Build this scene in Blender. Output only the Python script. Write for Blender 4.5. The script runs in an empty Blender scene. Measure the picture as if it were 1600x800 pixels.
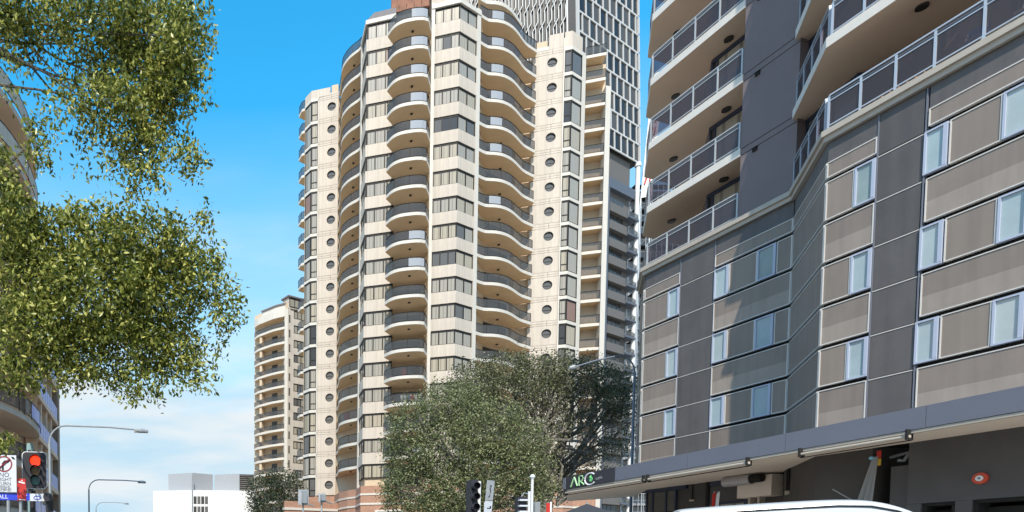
import bpy, math, random
import numpy as np
from mathutils import Vector, Matrix
random.seed(7); rng = np.random.default_rng(7)
sc = bpy.context.scene
R_ = math.radians
# ------------------------------------------------------------------ camera
FPX, PX, PY = 970.0, 340.0, 922.0            # focal length and principal point in photograph pixels (1600 wide)
PITCH = math.atan(42.0 / 970.0); CD, SD = math.cos(PITCH), math.sin(PITCH)
EYE = 1.6
cam = bpy.data.cameras.new("camera"); camo = bpy.data.objects.new("camera", cam); sc.collection.objects.link(camo)
cam.sensor_fit = 'HORIZONTAL'; cam.sensor_width = 36.0; cam.lens = 36.0 * FPX / 1600.0
cam.shift_x = (800 - PX) / 1600.0; cam.shift_y = (PY - 400) / 1600.0
cam.clip_start = 0.1; cam.clip_end = 4000
camo.location = (0, 0, EYE); camo.rotation_euler = (math.pi / 2 - PITCH, 0, 0)
sc.camera = camo
# ------------------------------------------------------------------ sky, sun, exposure
SUN_AZ, SUN_EL = R_(195), R_(46)
w = bpy.data.worlds.new("World"); sc.world = w; w.use_nodes = True
nt = w.node_tree; nt.nodes.clear()
def wn(t, **k):
    n = nt.nodes.new(t)
    for a, b in k.items(): setattr(n, a, b)
    return n
sky = wn('ShaderNodeTexSky', sky_type='NISHITA', sun_disc=False, sun_elevation=SUN_EL, sun_rotation=SUN_AZ, air_density=1.0, dust_density=0.3, ozone_density=2.5)
hs = wn('ShaderNodeHueSaturation'); hs.inputs['Saturation'].default_value = 1.38; hs.inputs['Value'].default_value = 0.92; hs.inputs['Hue'].default_value = 0.478
tc = wn('ShaderNodeTexCoord'); mp = wn('ShaderNodeMapping'); mp.inputs['Scale'].default_value = (2.2, 2.2, 9.0); mp.inputs['Rotation'].default_value = (0.0, 0.12, 0.3)
nz = wn('ShaderNodeTexNoise'); nz.inputs['Scale'].default_value = 1.6; nz.inputs['Detail'].default_value = 7; nz.inputs['Roughness'].default_value = 0.55
cr = wn('ShaderNodeValToRGB'); cr.color_ramp.elements[0].position = 0.25; cr.color_ramp.elements[1].position = 0.70; cr.color_ramp.elements[0].color = (0.66, 0.66, 0.66, 1)
sep = wn('ShaderNodeSeparateXYZ'); mr = wn('ShaderNodeMapRange'); mr.inputs['From Min'].default_value = 0.0; mr.inputs['From Max'].default_value = 0.58; mr.inputs['To Min'].default_value = 2.0; mr.inputs['To Max'].default_value = 0.0
mu = wn('ShaderNodeMath', operation='MULTIPLY'); mx = wn('ShaderNodeMix', data_type='RGBA')
cm = wn('ShaderNodeMix', data_type='RGBA'); cm.inputs['A'].default_value = (1.38, 1.98, 2.38, 1); cm.inputs['B'].default_value = (2.12, 2.28, 2.38, 1)
nz2 = wn('ShaderNodeTexNoise'); nz2.inputs['Scale'].default_value = 2.1; nz2.inputs['Detail'].default_value = 6; nz2.inputs['Roughness'].default_value = 0.5
cr2 = wn('ShaderNodeValToRGB'); cr2.color_ramp.elements[0].position = 0.32; cr2.color_ramp.elements[1].position = 0.70; cr2.color_ramp.interpolation = 'EASE'
bg = wn('ShaderNodeBackground'); bg.inputs['Strength'].default_value = 0.15
out = wn('ShaderNodeOutputWorld')
L = nt.links.new
L(sky.outputs[0], hs.inputs['Color']); L(tc.outputs['Generated'], mp.inputs[0]); L(mp.outputs[0], nz.inputs['Vector']); L(nz.outputs[0], cr.inputs[0])
L(tc.outputs['Generated'], sep.inputs[0]); L(sep.outputs['Z'], mr.inputs['Value']); L(cr.outputs[0], mu.inputs[0]); L(mr.outputs[0], mu.inputs[1])
L(mp.outputs[0], nz2.inputs['Vector']); L(nz2.outputs[0], cr2.inputs[0]); L(cr2.outputs[0], cm.inputs['Factor']); L(cm.outputs['Result'], mx.inputs['B'])
L(mu.outputs[0], mx.inputs['Factor']); L(hs.outputs[0], mx.inputs['A']); mu.use_clamp = True; L(mx.outputs['Result'], bg.inputs['Color']); L(bg.outputs[0], out.inputs[0])
sl = bpy.data.lights.new("sun", 'SUN'); sl.energy = 2.15; sl.angle = R_(0.55); sl.color = (1.0, 0.925, 0.80)
so = bpy.data.objects.new("sun", sl); sc.collection.objects.link(so)
sv = Vector((math.sin(SUN_AZ) * math.cos(SUN_EL), math.cos(SUN_AZ) * math.cos(SUN_EL), math.sin(SUN_EL)))
so.rotation_euler = (-sv).to_track_quat('-Z', 'Y').to_euler(); so.location = (0, -20, 60)
sc.view_settings.view_transform = 'Standard'; sc.view_settings.look = 'None'; sc.view_settings.gamma = 1.0
sc.view_settings.exposure = 1.4
sc.cycles.max_bounces = 6; sc.cycles.diffuse_bounces = 4; sc.cycles.transparent_max_bounces = 12

# ------------------------------------------------------------------ helpers
def st(u, v):
    xc = (u - PX) / FPX; yc = (PY - v) / FPX; Yc = yc * SD + CD
    return xc / Yc, (yc * CD - SD) / Yc
def at(u, v, Y):
    """world point seen at photograph pixel (u, v) at distance Y"""
    s, t = st(u, v); return Vector((s * Y, Y, t * Y + EYE))
def tag(o, label=None, cat=None, group=None, kind=None):
    if label: o['label'] = label
    if cat: o['category'] = cat
    if group: o['group'] = group
    if kind: o['kind'] = kind
    return o
def thing(name, label, cat, loc=(0, 0, 0), group=None, rz=0):
    o = bpy.data.objects.new(name, None); sc.collection.objects.link(o); o.location = loc; o.rotation_euler = (0, 0, rz)
    o.empty_display_size = 0.3
    return tag(o, label, cat, group)
def base_of(p):
    while p is not None and p.parent is not None: p = p.parent
    return Vector(p.location) if p is not None else Vector((0, 0, 0))
class MB:
    def __init__(s): s.v = []; s.f = []; s.m = []
    def add(s, vs, fs, m=0):
        b = len(s.v); s.v += [tuple(p) for p in vs]
        for f in fs: s.f.append(tuple(b + i for i in f)); s.m.append(m)
    def box(s, F, u0, u1, z0, z1, d0, d1, m=0):
        P = F.P
        s.add([P(u0, d0, z0), P(u1, d0, z0), P(u1, d1, z0), P(u0, d1, z0), P(u0, d0, z1), P(u1, d0, z1), P(u1, d1, z1), P(u0, d1, z1)],
              [(0, 1, 2, 3), (4, 7, 6, 5), (0, 4, 5, 1), (1, 5, 6, 2), (2, 6, 7, 3), (3, 7, 4, 0)], m)
    def bx(s, c, h, m=0):
        x, y, z = c; a, b, d = h
        s.add([(x-a,y-b,z-d),(x+a,y-b,z-d),(x+a,y+b,z-d),(x-a,y+b,z-d),(x-a,y-b,z+d),(x+a,y-b,z+d),(x+a,y+b,z+d),(x-a,y+b,z+d)],
              [(0,3,2,1),(4,5,6,7),(0,1,5,4),(1,2,6,5),(2,3,7,6),(3,0,4,7)], m)
    def prism(s, pts, z0, z1, ms=0, mt=None, mb=None):
        n = len(pts); b = len(s.v)
        s.v += [(p[0], p[1], z0) for p in pts] + [(p[0], p[1], z1) for p in pts]
        for i in range(n):
            j = (i + 1) % n; s.f.append((b + i, b + j, b + n + j, b + n + i)); s.m.append(ms)
        s.f.append(tuple(b + n + i for i in range(n))); s.m.append(ms if mt is None else mt)
        s.f.append(tuple(b + n - 1 - i for i in range(n))); s.m.append(ms if mb is None else mb)
    def tube(s, pts, r, n=8, m=0, cap=True):
        pts = [Vector(p) for p in pts]; rs = r if isinstance(r, (list, tuple)) else [r] * len(pts)
        b = len(s.v); up = Vector((0.13, 0.21, 0.97))
        for i, p in enumerate(pts):
            d = (pts[min(i + 1, len(pts) - 1)] - pts[max(i - 1, 0)]).normalized()
            a = d.cross(up)
            if a.length < 0.05: a = d.cross(Vector((1, 0, 0)))
            a.normalize(); c = d.cross(a).normalized()
            for k in range(n):
                t = 2 * math.pi * k / n; s.v.append(tuple(p + (a * math.cos(t) + c * math.sin(t)) * rs[i]))
        for i in range(len(pts) - 1):
            for k in range(n):
                q = (k + 1) % n; s.f.append((b + i*n + k, b + i*n + q, b + (i+1)*n + q, b + (i+1)*n + k)); s.m.append(m)
        if cap:
            s.f.append(tuple(b + k for k in range(n))[::-1]); s.m.append(m)
            e = b + (len(pts) - 1) * n; s.f.append(tuple(e + k for k in range(n))); s.m.append(m)
    def disc(s, F, u, z, r, d0, d1, m=0, n=20, r2=None):
        """disc or ring (r2 = inner radius) standing on face F"""
        A = [(math.cos(2*math.pi*k/n), math.sin(2*math.pi*k/n)) for k in range(n)]
        o0 = [F.P(u + r*c, d0, z + r*q) for c, q in A]; o1 = [F.P(u + r*c, d1, z + r*q) for c, q in A]
        b = len(s.v); s.v += [tuple(p) for p in o0 + o1]
        for k in range(n):
            q = (k+1) % n; s.f.append((b+k, b+q, b+n+q, b+n+k)); s.m.append(m)
        if r2 is None:
            s.f.append(tuple(b+n+k for k in range(n))); s.m.append(m)
        else:
            c0 = len(s.v); s.v += [tuple(F.P(u + r2*c, d1, z + r2*q)) for c, q in A] + [tuple(F.P(u + r2*c, d0, z + r2*q)) for c, q in A]
            for k in range(n):
                q = (k+1) % n; s.f.append((b+n+k, b+n+q, c0+q, c0+k)); s.m.append(m); s.f.append((c0+k, c0+q, c0+n+q, c0+n+k)); s.m.append(m)
    def build(s, name, mats, parent=None, label=None, kind=None, smooth=False, fix=True):
        me = bpy.data.meshes.new(name); B = base_of(parent)
        me.from_pydata([(x - B.x, y - B.y, z - B.z) for x, y, z in s.v], [], s.f)
        if not isinstance(mats, (list, tuple)): mats = [mats]
        for m in mats: me.materials.append(m)
        if len(mats) > 1: me.polygons.foreach_set('material_index', s.m)
        if smooth: me.polygons.foreach_set('use_smooth', [True] * len(me.polygons))
        if fix:
            import bmesh
            bm = bmesh.new(); bm.from_mesh(me); bmesh.ops.recalc_face_normals(bm, faces=bm.faces[:]); bm.to_mesh(me); bm.free()
        me.update()
        o = bpy.data.objects.new(name, me); sc.collection.objects.link(o)
        if parent is not None: o.parent = parent
        if label: o['label'] = label
        if kind: o['kind'] = kind
        return o
class Face:
    """vertical plane: origin, outward normal n, r = right as seen from outside"""
    def __init__(s, o, n):
        l = math.hypot(*n); s.o = o; s.n = (n[0]/l, n[1]/l); s.r = (-s.n[1], s.n[0])
    def P(s, u, d, z): return (s.o[0] + u*s.r[0] + d*s.n[0], s.o[1] + u*s.r[1] + d*s.n[1], z)
    def uv(s, p): return ((p[0]-s.o[0])*s.r[0] + (p[1]-s.o[1])*s.r[1])
def face2(a, b):
    """face whose u runs from plan point a (left) to b (right) seen from outside"""
    r = (b[0]-a[0], b[1]-a[1]); f = Face(a, (r[1], -r[0])); f.len = math.hypot(*r); return f
def kids(o): return list(o.children)
def copy_tree(o, parent, dz=0.0, dxyz=None):
    c = o.copy(); sc.collection.objects.link(c); c.parent = parent
    if dxyz is not None: c.location = Vector(o.location) + Vector(dxyz)
    else: c.location = (o.location.x, o.location.y, o.location.z + dz)
    for ch in kids(o):
        d = ch.copy(); sc.collection.objects.link(d); d.parent = c
        for g in kids(ch):
            e = g.copy(); sc.collection.objects.link(e); e.parent = d
    return c
def offset_poly(pts, d):
    """offset an open polyline outwards (left-to-right order seen from outside)"""
    out = []
    n = len(pts)
    for i, p in enumerate(pts):
        ns = []
        if i > 0: ns.append(face2(pts[i-1], p).n)
        if i < n-1: ns.append(face2(p, pts[i+1]).n)
        if len(ns) == 1: nx, ny = ns[0]; k = 1
        else:
            nx, ny = ns[0][0]+ns[1][0], ns[0][1]+ns[1][1]; l = math.hypot(nx, ny); nx /= l; ny /= l
            k = 1.0 / max(0.3, nx*ns[0][0] + ny*ns[0][1])
        out.append((p[0] + nx*d*k, p[1] + ny*d*k))
    return out
def text_mesh(txt, size, F, u, z, d, mat, name, parent, label=None, ext=0.006, sx=1.0, align='LEFT', shear=0):
    cu = bpy.data.curves.new(name, 'FONT'); cu.body = txt; cu.size = size; cu.extrude = ext; cu.align_x = align; cu.shear = shear; cu.resolution_u = 3
    to = bpy.data.objects.new(name, cu); sc.collection.objects.link(to)
    bpy.context.view_layer.update()
    me = bpy.data.meshes.new_from_object(to.evaluated_get(bpy.context.evaluated_depsgraph_get()))
    bpy.data.objects.remove(to)
    B = base_of(parent)
    for v in me.vertices:
        p = F.P(u + v.co.x * sx, d + v.co.z + ext, z + v.co.y); v.co = (p[0]-B.x, p[1]-B.y, p[2]-B.z)
    me.materials.clear(); me.materials.append(mat); me.name = name
    o = bpy.data.objects.new(name, me); sc.collection.objects.link(o); o.parent = parent
    if label: o['label'] = label
    return o
# ------------------------------------------------------------------ materials
M = {}
def mat(name, col, rough=0.6, metal=0.0, spec=0.5, noise=0.0, nscale=3.0, bump=0.0, bscale=40, coords='Object', emit=None, estr=0, streak=0.0, vary=0.0):
    m = bpy.data.materials.new(name); m.use_nodes = True; n = m.node_tree; p = n.nodes['Principled BSDF']
    p.inputs['Base Color'].default_value = (*col, 1); p.inputs['Roughness'].default_value = rough; p.inputs['Metallic'].default_value = metal
    p.inputs['Specular IOR Level'].default_value = spec
    if emit: p.inputs['Emission Color'].default_value = (*emit, 1); p.inputs['Emission Strength'].default_value = estr
    tcn = None
    if noise or bump or streak:
        tcn = n.nodes.new('ShaderNodeTexCoord')
    last = None
    if noise:
        a = n.nodes.new('ShaderNodeTexNoise'); a.inputs['Scale'].default_value = nscale; a.inputs['Detail'].default_value = 6; a.inputs['Roughness'].default_value = 0.65
        n.links.new(tcn.outputs[coords], a.inputs['Vector'])
        r = n.nodes.new('ShaderNodeMapRange'); r.inputs['From Min'].default_value = 0.3; r.inputs['From Max'].default_value = 0.7; r.inputs['To Min'].default_value = 1 - noise; r.inputs['To Max'].default_value = 1 + noise
        n.links.new(a.outputs[0], r.inputs['Value']); last = r.outputs[0]
    if streak:
        mpn = n.nodes.new('ShaderNodeMapping'); mpn.inputs['Scale'].default_value = (1.7, 1.7, 0.11)
        a = n.nodes.new('ShaderNodeTexNoise'); a.inputs['Scale'].default_value = 2.2; a.inputs['Detail'].default_value = 5
        n.links.new(tcn.outputs[coords], mpn.inputs[0]); n.links.new(mpn.outputs[0], a.inputs['Vector'])
        r = n.nodes.new('ShaderNodeMapRange'); r.inputs['From Min'].default_value = 0.35; r.inputs['From Max'].default_value = 0.6; r.inputs['To Min'].default_value = 1 - streak; r.inputs['To Max'].default_value = 1.0
        n.links.new(a.outputs[0], r.inputs['Value'])
        if last is not None:
            q = n.nodes.new('ShaderNodeMath'); q.operation = 'MULTIPLY'; n.links.new(last, q.inputs[0]); n.links.new(r.outputs[0], q.inputs[1]); last = q.outputs[0]
        else: last = r.outputs[0]
    if vary:
        oi = n.nodes.new('ShaderNodeObjectInfo'); r = n.nodes.new('ShaderNodeMapRange'); r.inputs['To Min'].default_value = 1 - vary; r.inputs['To Max'].default_value = 1 + vary
        n.links.new(oi.outputs['Random'], r.inputs['Value'])
        q = n.nodes.new('ShaderNodeMath'); q.operation = 'MULTIPLY'; n.links.new(last, q.inputs[0]); n.links.new(r.outputs[0], q.inputs[1]); last = q.outputs[0]
    if last is not None:
        x = n.nodes.new('ShaderNodeMix'); x.data_type = 'RGBA'; x.blend_type = 'MULTIPLY'; x.inputs['Factor'].default_value = 1; x.inputs['A'].default_value = (*col, 1)
        n.links.new(last, x.inputs['B']); n.links.new(x.outputs['Result'], p.inputs['Base Color'])
    if bump:
        a = n.nodes.new('ShaderNodeTexNoise'); a.inputs['Scale'].default_value = bscale; a.inputs['Detail'].default_value = 4
        n.links.new(tcn.outputs[coords], a.inputs['Vector']); b = n.nodes.new('ShaderNodeBump'); b.inputs['Strength'].default_value = bump; b.inputs['Distance'].default_value = 0.05
        n.links.new(a.outputs[0], b.inputs['Height']); n.links.new(b.outputs[0], p.inputs['Normal'])
    M[name] = m; return m
def glass(name, col, transp=0.55, rough=0.03, tint=(0.5, 0.5, 0.55)):
    m = bpy.data.materials.new(name); m.use_nodes = True; n = m.node_tree; n.nodes.clear()
    o = n.nodes.new('ShaderNodeOutputMaterial'); t = n.nodes.new('ShaderNodeBsdfTransparent'); t.inputs[0].default_value = (*tint, 1)
    p = n.nodes.new('ShaderNodeBsdfPrincipled'); p.inputs['Base Color'].default_value = (*col, 1); p.inputs['Roughness'].default_value = rough
    x = n.nodes.new('ShaderNodeMixShader'); x.inputs[0].default_value = transp
    n.links.new(p.outputs[0], x.inputs[1]); n.links.new(t.outputs[0], x.inputs[2]); n.links.new(x.outputs[0], o.inputs[0]); M[name] = m; return m
def blind(name, col, dark, scale, rough=0.12, spec=0.6):
    """closed vertical blinds behind flat glass: fine stripes under a glossy face"""
    m = mat(name, col, rough, spec=spec); n = m.node_tree; p = n.nodes['Principled BSDF']
    t = n.nodes.new('ShaderNodeTexCoord'); s = n.nodes.new('ShaderNodeSeparateXYZ'); n.links.new(t.outputs['Object'], s.inputs[0])
    a = n.nodes.new('ShaderNodeMath'); a.operation = 'MULTIPLY_ADD'; a.inputs[1].default_value = 0.83; n.links.new(s.outputs['X'], a.inputs[0])
    b = n.nodes.new('ShaderNodeMath'); b.operation = 'MULTIPLY'; b.inputs[1].default_value = 0.55; n.links.new(s.outputs['Y'], b.inputs[0]); n.links.new(b.outputs[0], a.inputs[2])
    c = n.nodes.new('ShaderNodeMath'); c.operation = 'MULTIPLY'; c.inputs[1].default_value = scale; n.links.new(a.outputs[0], c.inputs[0])
    d = n.nodes.new('ShaderNodeMath'); d.operation = 'FRACT'; n.links.new(c.outputs[0], d.inputs[0])
    e = n.nodes.new('ShaderNodeMath'); e.operation = 'GREATER_THAN'; e.inputs[1].default_value = 0.22; n.links.new(d.outputs[0], e.inputs[0])
    x = n.nodes.new('ShaderNodeMix'); x.data_type = 'RGBA'; x.inputs['A'].default_value = (*dark, 1); x.inputs['B'].default_value = (*col, 1)
    n.links.new(e.outputs[0], x.inputs['Factor']); n.links.new(x.outputs['Result'], p.inputs['Base Color']); return m
def leafmat(name, c1, c2, c3, trans=0.3, rough=0.45):
    m = bpy.data.materials.new(name); m.use_nodes = True; n = m.node_tree; p = n.nodes['Principled BSDF']; o = n.nodes['Material Output']
    g = n.nodes.new('ShaderNodeNewGeometry'); r = n.nodes.new('ShaderNodeValToRGB'); e = r.color_ramp.elements
    e[0].position = 0.0; e[0].color = (*c1, 1); e[1].position = 1.0; e[1].color = (*c3, 1); q = e.new(0.55); q.color = (*c2, 1)
    n.links.new(g.outputs['Random Per Island'], r.inputs[0]); n.links.new(r.outputs[0], p.inputs['Base Color']); p.inputs['Roughness'].default_value = rough
    p.inputs['Specular IOR Level'].default_value = 0.28
    t = n.nodes.new('ShaderNodeBsdfTranslucent'); n.links.new(r.outputs[0], t.inputs[0]); x = n.nodes.new('ShaderNodeMixShader'); x.inputs[0].default_value = trans
    n.links.new(p.outputs[0], x.inputs[1]); n.links.new(t.outputs[0], x.inputs[2]); n.links.new(x.outputs[0], o.inputs[0]); M[name] = m; return m
mat('asphalt', (0.085, 0.083, 0.08), 0.9, noise=0.25, nscale=6, bump=0.3)
mat('concrete', (0.42, 0.37, 0.31), 0.85, noise=0.12, nscale=2)
mat('kerb', (0.36, 0.35, 0.33), 0.85, noise=0.1)
mat('paint_white', (0.78, 0.78, 0.76), 0.6)
mat('paving', (0.42, 0.36, 0.285), 0.9, noise=0.15, nscale=2)
mat('cream', (0.535, 0.462, 0.385), 0.75, noise=0.05, nscale=0.6, streak=0.12, vary=0.035)
mat('cream_white', (0.58, 0.535, 0.47), 0.65, noise=0.04, nscale=0.8, streak=0.06)
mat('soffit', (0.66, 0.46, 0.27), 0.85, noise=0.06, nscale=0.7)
mat('inner_wall', (0.55, 0.43, 0.30), 0.85, noise=0.06)
mat('bronze', (0.013, 0.012, 0.011), 0.55, spec=0.25)
mat('dark_glass', (0.048, 0.045, 0.042), 0.08, spec=0.4)
mat('mid_glass', (0.115, 0.108, 0.10), 0.08, spec=0.4)
blind('blind_a', (0.33, 0.295, 0.24), (0.22, 0.195, 0.158), 4.0)
blind('blind_b', (0.38, 0.325, 0.24), (0.25, 0.215, 0.155), 3.4)
blind('blind_c', (0.34, 0.31, 0.25), (0.20, 0.18, 0.15), 4.4)
mat('curtain_red', (0.22, 0.135, 0.105), 0.5)
glass('rail_glass', (0.13, 0.13, 0.13), 0.66, tint=(0.72, 0.72, 0.72))
glass('rail_sky_sheen', (0.42, 0.43, 0.45), 0.25, rough=0.12, tint=(0.8, 0.82, 0.85))  # sky reflection painted in: pale, mostly opaque colour for the bright glass panels
mat('brick_face', (0.36, 0.20, 0.135), 0.9, noise=0.22, nscale=5)
mat('roof_grey', (0.15, 0.13, 0.125), 0.75, noise=0.15)
mat('terracotta', (0.25, 0.115, 0.07), 0.85, noise=0.25, nscale=1.5)
mat('steel', (0.55, 0.56, 0.57), 0.35, metal=0.7)
mat('galv', (0.33, 0.35, 0.36), 0.5, metal=0.4, noise=0.1)
mat('panel_brown', (0.255, 0.203, 0.165), 0.5, noise=0.04, nscale=0.7, streak=0.12, vary=0.07)
mat('panel_light', (0.32, 0.262, 0.218), 0.5, noise=0.07, nscale=0.9, streak=0.12, vary=0.07)
mat('panel_dark', (0.245, 0.195, 0.160), 0.5, noise=0.06, nscale=0.9, streak=0.12, vary=0.07)
mat('panel_trim', (0.62, 0.58, 0.53), 0.5)
mat('cement_grey', (0.106, 0.094, 0.090), 0.6, noise=0.10, nscale=1.2, bump=0.05, streak=0.14, vary=0.08)
mat('joint', (0.012, 0.011, 0.010), 0.9)
mat('wall_grey', (0.190, 0.150, 0.148), 0.8, noise=0.07, nscale=0.5, bump=0.08, bscale=20)
mat('slab_white', (0.68, 0.63, 0.565), 0.8, noise=0.05, bump=0.2, bscale=60)
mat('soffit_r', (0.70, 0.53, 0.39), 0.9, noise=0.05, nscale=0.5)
mat('cap_tan', (0.44, 0.385, 0.32), 0.7, noise=0.06)
mat('frame_blue', (0.42, 0.455, 0.55), 0.35)
mat('frame_navy', (0.03, 0.042, 0.075), 0.4)
mat('frost_pane', (0.36, 0.44, 0.455), 0.14, spec=0.65, noise=0.10, nscale=0.9)
mat('frost_pane_dim', (0.27, 0.335, 0.335), 0.10, spec=0.65, noise=0.18, nscale=0.8)
mat('frost_pane_pale', (0.40, 0.46, 0.46), 0.2, spec=0.6, noise=0.08, nscale=0.8)
mat('fascia_blue', (0.155, 0.162, 0.195), 0.45, noise=0.04, nscale=0.4)
mat('canopy_soffit', (0.74, 0.635, 0.545), 0.8, noise=0.06, nscale=0.5)
mat('charcoal', (0.082, 0.077, 0.078), 0.75, noise=0.15, nscale=0.6)
mat('charcoal_warm', (0.066, 0.060, 0.055), 0.8, noise=0.15, nscale=0.6)
mat('black', (0.008, 0.008, 0.008), 0.8)
glass('rail_tint', (0.13, 0.115, 0.12), 0.66, rough=0.08, tint=(0.60, 0.55, 0.60))
mat('rail_white', (0.46, 0.46, 0.46), 0.35, metal=0.1)
mat('rail_lightblue', (0.42, 0.46, 0.52), 0.35, metal=0.1)
mat('rail_dark', (0.10, 0.11, 0.13), 0.4, metal=0.2)
mat('lamp_ring', (0.02, 0.018, 0.016), 0.5)
mat('lamp_lens', (0.35, 0.31, 0.26), 0.4)
mat('lattice', (0.50, 0.49, 0.475), 0.55)
mat('tower_glass', (0.034, 0.033, 0.032), 0.35, spec=0.25, noise=0.5, nscale=0.25)
mat('tower_dark', (0.018, 0.017, 0.017), 0.3, spec=0.2)
mat('tower_blind', (0.075, 0.07, 0.065), 0.4, spec=0.2)
mat('podium_grey', (0.115, 0.107, 0.10), 0.7)
mat('podium_blue', (0.085, 0.10, 0.13), 0.6)
mat('white_wall', (0.70, 0.70, 0.69), 0.7, noise=0.03)
mat('roof_box', (0.30, 0.31, 0.33), 0.7, noise=0.04)
mat('tan_wall', (0.80, 0.58, 0.41), 0.8, noise=0.06, nscale=0.5)
mat('tan_dark', (0.33, 0.235, 0.17), 0.8, noise=0.06)
mat('rail_bluepane', (0.13, 0.24, 0.62), 0.3, spec=0.3)
mat('bark', (0.10, 0.085, 0.068), 0.95, noise=0.3, nscale=4, bump=0.6, bscale=12)
mat('bark_pale', (0.21, 0.195, 0.17), 0.95, noise=0.3, nscale=3, bump=0.6, bscale=9)
leafmat('leaf_street', (0.040, 0.060, 0.010), (0.205, 0.232, 0.040), (0.62, 0.58, 0.16), 0.36, 0.30)
leafmat('leaf_fig', (0.068, 0.088, 0.032), (0.148, 0.175, 0.068), (0.33, 0.335, 0.19), 0.2, 0.4)
leafmat('leaf_figdark', (0.058, 0.068, 0.028), (0.125, 0.135, 0.062), (0.28, 0.275, 0.165), 0.15, 0.4)
leafmat('leaf_dark', (0.025, 0.035, 0.016), (0.05, 0.065, 0.03), (0.085, 0.10, 0.05), 0.15, 0.4)
mat('signal_black', (0.018, 0.016, 0.022), 0.55)
mat('signal_edge', (0.70, 0.71, 0.72), 0.5)
mat('lens_red', (0.5, 0.02, 0.006), 0.3, emit=(1.0, 0.035, 0.006), estr=0.75)
mat('lens_amber', (0.20, 0.09, 0.012), 0.25)
mat('lens_green', (0.03, 0.13, 0.11), 0.25)
mat('sign_white', (0.58, 0.60, 0.64), 0.5)
mat('sign_back', (0.42, 0.43, 0.44), 0.5, metal=0.3, noise=0.15)
mat('sign_red', (0.50, 0.025, 0.018), 0.5)
mat('sign_darkred', (0.24, 0.02, 0.03), 0.5)
mat('sign_blue', (0.02, 0.045, 0.52), 0.45)
mat('sign_black', (0.02, 0.02, 0.025), 0.6)
mat('pole_green', (0.22, 0.33, 0.32), 0.5)
mat('pole_blue', (0.17, 0.20, 0.25), 0.5)
mat('pole_white', (0.66, 0.67, 0.67), 0.5)
mat('van_white', (0.50, 0.50, 0.51), 0.22, spec=0.6)
mat('rubber', (0.015, 0.015, 0.015), 0.8)
mat('van_glass', (0.02, 0.023, 0.026), 0.05, spec=0.8)
mat('sign_panel', (0.045, 0.042, 0.05), 0.5)
mat('arc_green', (0.38, 0.66, 0.34), 0.5)
mat('arc_pale', (0.60, 0.74, 0.58), 0.5)
mat('arc_white', (0.74, 0.74, 0.74), 0.5)
mat('arc_leaf', (0.19, 0.62, 0.22), 0.5)
mat('text_grey', (0.34, 0.35, 0.35), 0.5)
glass('plastic_sheet', (0.34, 0.34, 0.33), 0.35, rough=0.2, tint=(0.7, 0.7, 0.7))
mat('alarm_red', (0.55, 0.06, 0.025), 0.4)
mat('umbrella', (0.035, 0.036, 0.042), 0.9)
mat('duct', (0.42, 0.40, 0.40), 0.4, metal=0.3)
mat('yellow', (0.6, 0.38, 0.03), 0.5); mat('cyan', (0.25, 0.55, 0.75), 0.4)
mat('plant_green', (0.04, 0.07, 0.02), 0.8)

# ------------------------------------------------------------------ the setting: ground, road, pavements
def slab(name, pts, z0, z1, m, kind='structure', label=None):
    b = MB(); b.prism(pts, z0, z1); o = b.build(name, M[m], kind=kind); return o
slab('ground', [(-900, -300), (900, -300), (900, 1500), (-900, 1500)], -0.5, 0.0, 'paving')
slab('road', [(-10, -60), (14.5, -60), (14.5, 22), (6, 220), (-4, 220), (-10, 22)], -0.3, 0.012, 'asphalt')
slab('side_road', [(-200, 32.0), (-10.4, 32.0), (-10.4, 41), (-200, 41)], -0.3, 0.010, 'asphalt')
slab('pavement', [(15.2, -60), (60, -60), (60, 12), (40, 46), (13.9, 46), (15.2, 22)], -0.3, 0.15, 'concrete')
slab('pavement', [(-40, -60), (-10.4, -60), (-10.4, 31.6), (-40, 31.6)], -0.3, 0.15, 'concrete')
slab('kerb', [(14.55, -60), (15.19, -60), (15.19, 22), (13.89, 46), (13.3, 46), (14.55, 22)], -0.3, 0.14, 'kerb')
for k in range(14):
    slab('lane_marking', [(2.1, -8 + k*6), (2.25, -8 + k*6), (2.25, -5 + k*6), (2.1, -5 + k*6)], -0.2, 0.017, 'paint_white')
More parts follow.
